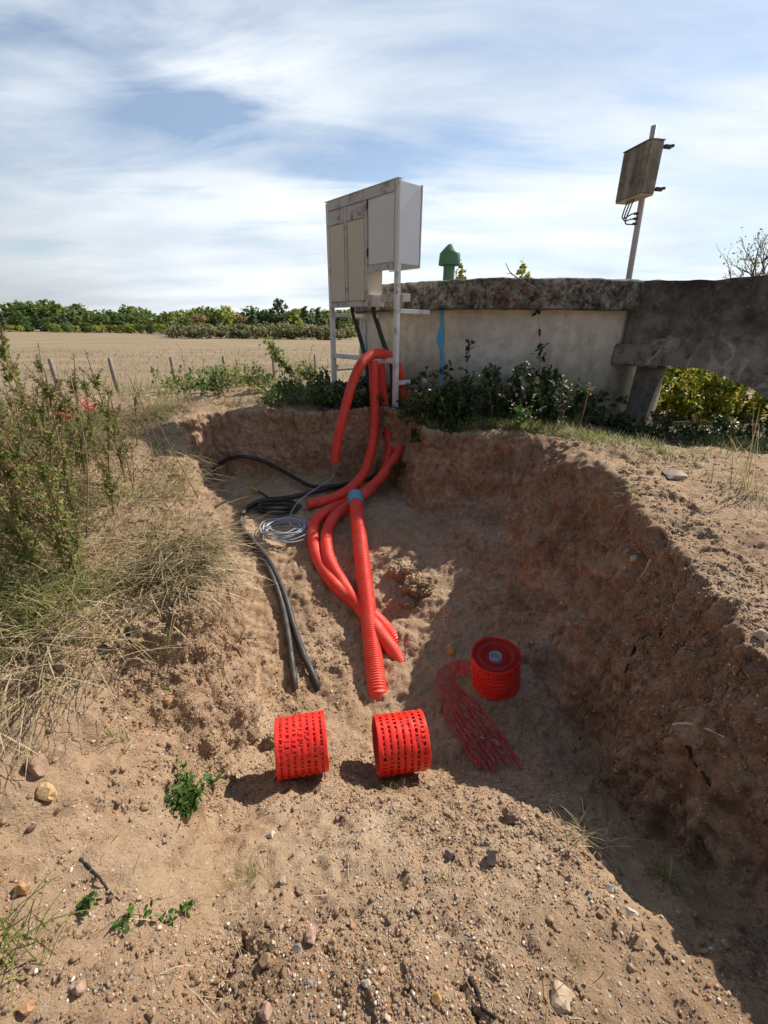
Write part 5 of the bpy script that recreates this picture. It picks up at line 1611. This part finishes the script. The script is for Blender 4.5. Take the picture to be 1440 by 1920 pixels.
# ------------------------------------------------------------------ scraps of red mesh on the left bank
for k, (px, py, F_, w_, h_, lab) in enumerate(((10, 842, 2.0, 40, 34, 'torn red mesh scrap caught in the weeds at the left frame edge'), (118, 778, 2.5, 26, 26, 'faded red mesh scrap showing through the ragweed stems'), (160, 760, 2.7, 36, 16, 'faded red mesh shred lying beyond the ragweed stems'))):
    c = P(px, py, F_); D = -(CM.inverted() @ c).z; ww, hh = w_ * D / FPX, h_ * D / FPX
    m = MB(); nn = 9
    for s in range(5):
        V = []; Fc = []
        for i in range(nn):
            u = i / (nn - 1) - .5
            y = hh * (s / 4 - .5)
            x = Vector((c.x + ww * u, c.y + .05 * math.sin(6 * u + s), c.z + y + .03 * math.sin(5 * u + s * .8)))
            V += [x, x + Vector((0, .006, hh * .08)), x + Vector((0, .0085, hh * .08)), x + Vector((0, .0025, 0))]
            if i: o_ = 4 * i; Fc += [(o_ - 4, o_, o_ + 1, o_ - 3), (o_ - 2, o_ + 2, o_ + 3, o_ - 1), (o_ - 3, o_ + 1, o_ + 2, o_ - 2), (o_ - 1, o_ + 3, o_, o_ - 4)]
        m.add(V, Fc)
    tag(m.build('mesh_scrap', M['faded_net'], None, True), lab, 'mesh scrap', 'scraps of red mesh on the left bank')

# ------------------------------------------------------------------ greenery behind the arch
b = Vector((3.3, 6.2, 0)); b = drop(b.x, b.y)
st = []
for _ in range(150):
    x = rng.uniform(3.1, 5.6); y = rng.uniform(6.1, 7.3)
    st.append(arch_stem(drop(x, y, -.02), rng.uniform(.3, 1.1), rng.uniform(.1, .3), rng.uniform(0, 6.28)))
stem_leaves('ivy_bush', b, st, .085, 'ivy', 'root', 'sunlit yellow and green ivy bush seen through the flume arch', 'bush', None, 26, .004, .8, True)
for k in range(22):
    px, py = rng.uniform(1150, 1350), rng.uniform(765, 812)
    a = PG(px, py, .02); e = PG(px + rng.uniform(40, 110), py + rng.uniform(-25, 10), rng.uniform(.01, .08))
    q, _ = spline([a, a.lerp(e, .5) + Vector((0, 0, rng.uniform(.01, .06))), e], 14)
    tag(MB().tube([Vector(v) for v in q], list(np.linspace(.004, .002, 14)), 5).build('twig', M['root'], None, True), 'dry twig lying in the shade in front of the flume arch', 'twig', 'dry twigs by the flume')

# ------------------------------------------------------------------ trees


def tree_proto(name, crown_name, seed, lobes, n, leaf, mat_, h, trunk=True, taper=0.0):
    """height h; lobes: (x, y, z, rx, ry, rz) as shares of h"""
    r = np.random.default_rng(seed)
    t = bpy.data.objects.new(name, None); COL.objects.link(t)
    lo = np.array(lobes) * h
    vol = lo[:, 3] * lo[:, 4] * lo[:, 5]; pr = vol ** .7 / (vol ** .7).sum()
    k = r.choice(len(lo), n, p=pr)
    d = r.normal(size=(n, 3)); d /= np.linalg.norm(d, axis=1)[:, None]
    rad = r.uniform(.45, 1.0, n) ** .5 * (1 + .18 * r.normal(size=n))
    p = lo[k, :3] + d * rad[:, None] * lo[k, 3:]
    # clumps: pull points towards random knots so that gaps open between them
    kn = p[r.integers(0, n, max(12, n // 22))]
    j = np.argmin(((p[:, None] - kn[None]) ** 2).sum(2), axis=1)
    p = p + (kn[j] - p) * r.uniform(.2, .6, (n, 1))
    p[:, 2] = np.maximum(p[:, 2], .02 * h)
    q = r.normal(size=(n, 3)) * .8 + d + [0, 0, .5]
    v, f = stamp(CARD[0], CARD[1], p, frames(q, r.uniform(0, 6.28, n)), leaf * h * r.uniform(.6, 1.3, n))
    link(crown_name, mesh_np(crown_name, v, f, False), M[mat_], t, False)
    if trunk:
        m = MB(); zc_ = lo[:, 2].mean()
        m.tube([Vector((0, 0, -.03 * h)), Vector((.01 * h, 0, .2 * h)), Vector((0, .01 * h, zc_)), Vector((0, 0, min(zc_ * 1.4, .85 * h)))], [.022 * h, .017 * h, .012 * h, .004 * h], 7)
        for c in lo[:6]:
            m.tube([Vector((0, 0, max(.1 * h, c[2] * .45))), Vector((c[0] * .5, c[1] * .5, c[2] * .75)), Vector(c[:3])], [.01 * h, .007 * h, .003 * h], 5)
        m.build('trunk', M['bark'], t, True, ) if False else link_local(m, t)
    return t


def link_local(m, t):
    me = bpy.data.meshes.new('trunk'); me.from_pydata(m.V, [], m.F); me.update()
    return link('trunk', me, M['bark'], t, False)


M['tr_dark'] = tree_mat('dark_foliage', [(0, (0.070, 0.116, 0.039)), (.6, (0.132, 0.189, 0.060)), (1, (0.215, 0.264, 0.090))])
M['tr_mid'] = tree_mat('mid_foliage', [(0, (0.116, 0.173, 0.046)), (.6, (0.206, 0.272, 0.070)), (1, (0.314, 0.346, 0.107))])
M['tr_yel'] = tree_mat('yellowing_foliage', [(0, (0.231, 0.272, 0.052)), (.6, (0.379, 0.404, 0.083)), (1, (0.544, 0.511, 0.132))])
M['tr_brown'] = tree_mat('russet_foliage', [(0, (0.231, 0.165, 0.083)), (.6, (0.362, 0.255, 0.123)), (1, (0.478, 0.346, 0.165))])
M['tr_blue'] = tree_mat('blue_green_foliage', [(0, (0.083, 0.123, 0.074)), (.6, (0.148, 0.198, 0.116)), (1, (0.248, 0.288, 0.165))])
M['heath'] = tree_mat('heath_foliage', [(0, (0.137, 0.149, 0.074)), (.5, (0.230, 0.235, 0.116)), (.85, (0.306, 0.297, 0.148)), (1, (0.383, 0.263, 0.140))])
rl = np.random.default_rng(5)


def lobes_round(n=8, w=.36, z0=.35, z1=.82, rz=.2):
    out = [(0, 0, .55, w * .8, w * .8, .36)]
    for _ in range(n):
        a = rl.uniform(0, 6.28); d = rl.uniform(.3, .8) * w; z = rl.uniform(z0, z1)
        s = rl.uniform(.45, .75)
        out.append((math.cos(a) * d, math.sin(a) * d, z, w * s, w * s, rz * rl.uniform(.7, 1.2)))
    return out


def lobes_tall():
    return [(rl.normal(0, .03), rl.normal(0, .03), z, w, w, .13) for z, w in ((.2, .17), (.33, .2), (.46, .19), (.58, .16), (.70, .13), (.82, .09), (.92, .05))]


protos = {
    'oak': [tree_proto('broadleaf_tree', 'crown', 60 + i, lobes_round(11, .40, .12, .82), 1000, .062, mt, 10) for i, mt in enumerate(('tr_dark', 'tr_dark', 'tr_mid', 'tr_mid'))],
    'poplar': [tree_proto('poplar_tree', 'crown', 70 + i, lobes_tall(), 700, .055, mt, 9) for i, mt in enumerate(('tr_mid', 'tr_mid', 'tr_blue'))],
    'yellow': [tree_proto('young_tree', 'crown', 80 + i, lobes_round(7, .42, .12, .75), 560, .08, 'tr_yel', 5) for i in range(2)],
    'russet': [tree_proto('russet_tree', 'crown', 85 + i, lobes_round(8, .42, .15, .8), 560, .075, 'tr_brown', 6) for i in range(1)],
    'pine': [tree_proto('pine_tree', 'crown', 90, [(0, 0, .85, .16, .16, .12), (.1, .05, .72, .17, .17, .10), (-.12, 0, .66, .16, .16, .1), (.05, -.1, .55, .2, .2, .09), (-.1, .1, .45, .17, .17, .09), (.12, 0, .4, .14, .14, .08)], 620, .05, 'tr_blue', 14)],
    'conifer': [tree_proto('pointed_tree', 'crown', 93, lobes_tall(), 1500, .028, 'tr_yel', 9)],
    'heath': [tree_proto('heath_shrub', 'foliage', 95 + i, lobes_round(8, .75, .2, .6, .3), 520, .10, 'heath', 4, False) for i in range(3)],
}
taken = set()


def plant_tree(kind, px, ytop, F_, label, group, wide=1.0, cat='tree', v=None):
    lst = protos[kind]; pr = lst[(v if v is not None else int(rng.integers(0, 99))) % len(lst)]
    o = pr if pr.name not in taken else copy_tree(pr)
    taken.add(pr.name)
    hh = {'oak': 10, 'poplar': 9, 'yellow': 5, 'russet': 6, 'pine': 14, 'conifer': 9, 'heath': 4}[kind]
    a = P(px, ytop, F_); gz = drop(a.x, a.y).z if F_ < 55 else H + FIELD
    s_ = (a.z - gz) / hh / .95
    o.location = (a.x, a.y, gz); o.scale = (s_ * wide, s_ * wide, s_); o.rotation_euler.z = rng.uniform(0, 6.28)
    return tag(o, label, cat, group)


gt = 'trees of the far treeline'
# tall back row along the field
sil = [(-40, 560), (0, 562), (22, 566), (45, 560), (62, 562), (80, 560), (95, 566), (118, 572), (140, 572), (152, 568), (170, 574), (190, 578), (205, 577), (222, 580), (240, 572), (258, 574), (275, 580), (292, 582), (310, 583), (330, 586), (345, 583), (362, 588), (380, 590)]
lk = {'oak': 'dark green broadleaf tree in the far treeline left of the cabinet', 'poplar': 'slim upright green tree in the far treeline', 'yellow': 'low yellow green young tree at the foot of the far treeline', 'russet': 'russet brown tree behind the heath shrubs'}
for k, (px, yt) in enumerate(sil):
    kd = 'oak' if px < 270 else ('poplar' if k % 2 else 'oak')
    plant_tree(kd, px, yt + rng.uniform(-5, 6), rng.uniform(150, 175), lk[kd], gt, 1.15 if kd == 'oak' else 1.2, v=k)
for px in range(-50, 320, 13):
    kd = 'oak' if rng.random() < .65 else 'poplar'
    plant_tree(kd, px + rng.uniform(-4, 4), rng.uniform(580, 594), rng.uniform(140, 152), lk[kd], gt, 1.1)
for px in list(range(-30, 60, 16)) + list(range(95, 320, 12)):
    kd = 'yellow' if rng.random() < .75 else 'oak'
    plant_tree(kd, px + rng.uniform(-4, 4), rng.uniform(603, 612), rng.uniform(128, 136), lk[kd], gt, 1.2)
# shrubs of the clump that juts into the field, and the trees behind it
gh = 'heath shrubs jutting into the field'
for px in range(322, 660, 17):
    plant_tree('heath', px + rng.uniform(-5, 5), rng.uniform(600, 609), rng.uniform(80, 86), 'grey brown heath shrub in the low clump jutting into the dry field', gh, 1.05, 'shrub')
for px in range(335, 660, 24):
    plant_tree('heath', px + rng.uniform(-6, 6), rng.uniform(600, 608), rng.uniform(90, 98), 'grey brown heath shrub in the low clump jutting into the dry field', gh, 1.0, 'shrub')
gb = 'trees behind the heath shrubs'
for px, yt, kd, w, lab in ((425, 572, 'yellow', .85, 'yellow green round tree standing above the heath shrubs'), (520, 560, 'pine', 1.1, 'tall dark open pine rising highest beside the cabinet'),
                           (500, 584, 'oak', 1.0, 'rounded dark green tree just left of the tall pine'), (470, 578, 'poplar', 1.3, 'pointed dark tree left of the rounded dark green tree'),
                           (455, 588, 'russet', 1.0, 'russet tree in the middle of the heath clump'), (372, 586, 'russet', 1.1, 'brown russet tree near the left end of the heath clump'),
                           (557, 588, 'yellow', .9, 'pale yellow green tree right of the tall pine'), (575, 574, 'poplar', 1.4, 'blue green tree behind the pale yellow tree by the cabinet'),
                           (600, 576, 'poplar', 1.4, 'green tree touching the left cabinet post'), (548, 578, 'oak', .9, 'dark tree right behind the tall pine'), (640, 578, 'oak', 1.0, 'dark tree seen under the cabinet between its posts'),
                           (405, 594, 'poplar', 1.3, 'small slim tree left of the yellow green round tree'), (345, 592, 'oak', 1.2, 'dark green tree at the left end of the heath clump'), (490, 592, 'poplar', 1.3, 'green slim tree before the rounded dark tree')):
    plant_tree(kd, px, yt, rng.uniform(98, 112), lab, gb, w, v=0 if kd != 'poplar' else 2)
for px in range(600, 760, 20):
    plant_tree('oak', px, rng.uniform(578, 590), rng.uniform(110, 125), 'dark green tree in the treeline behind the cabinet posts', gb, 1.1)
for px in range(322, 680, 9):
    kd = ('oak', 'poplar', 'oak', 'yellow')[int(rng.integers(0, 4))]
    plant_tree(kd, px + rng.uniform(-4, 4), rng.uniform(573, 588), rng.uniform(114, 128), 'mid green tree in the mixed row behind the heath shrubs', gb, 1.15 if kd != 'yellow' else .9)
# tree tops over the tank and the bare tree at the right
plant_tree('conifer', 985, 499, 70, 'green tree top rising behind the tank rim', None, 1.25, v=0)
plant_tree('conifer', 861, 498, 64, 'yellowish tree top behind the green vent', None, 1.0, v=0)


def bare_tree(base, h, label):
    r = np.random.default_rng(8)
    t = thing('thin_tree', label, 'tree', tuple(base))
    m = MB(); tips = []

    def grow(a, d, ln, rad, lev):
        e = a + d * ln
        mid = a.lerp(e, .5) + Vector(r.normal(0, ln * .06, 3))
        m.tube([a, mid, e], [rad, rad * .8, rad * .6], 6 if lev < 2 else 4)
        if lev >= 3: tips.append(e); tips.append(mid)
        if lev == 5: return
        for _ in range(3 if lev < 2 else 2 + (r.random() < .5)):
            nd = (d + Vector(r.normal(0, .42, 3)) + Vector((0, 0, .12))).normalized()
            grow(mid.lerp(e, r.uniform(.3, 1)), nd, ln * r.uniform(.6, .85), rad * .55, lev + 1)
    grow(Vector(base), Vector((.03, 0, 1)), h * .30, h * .018, 0)
    m.build('branches', M['bark'], t, True)
    tp_ = np.array([tuple(x) for x in tips]); k = r.integers(0, len(tp_), 420)
    p = tp_[k] + r.normal(size=(420, 3)) * h * .02
    v, f = stamp(LEAF[0], LEAF[1], p, rotmats(420), r.uniform(.009, .017, 420) * h)
    link('leaves', mesh_np('leaves', v, f, True), M['gold'], t)


bt = P(1424, 600, 14); bare_tree(drop(bt.x, bt.y), 6.3, 'thin half bare tree rising beyond the flume wall at the right edge')
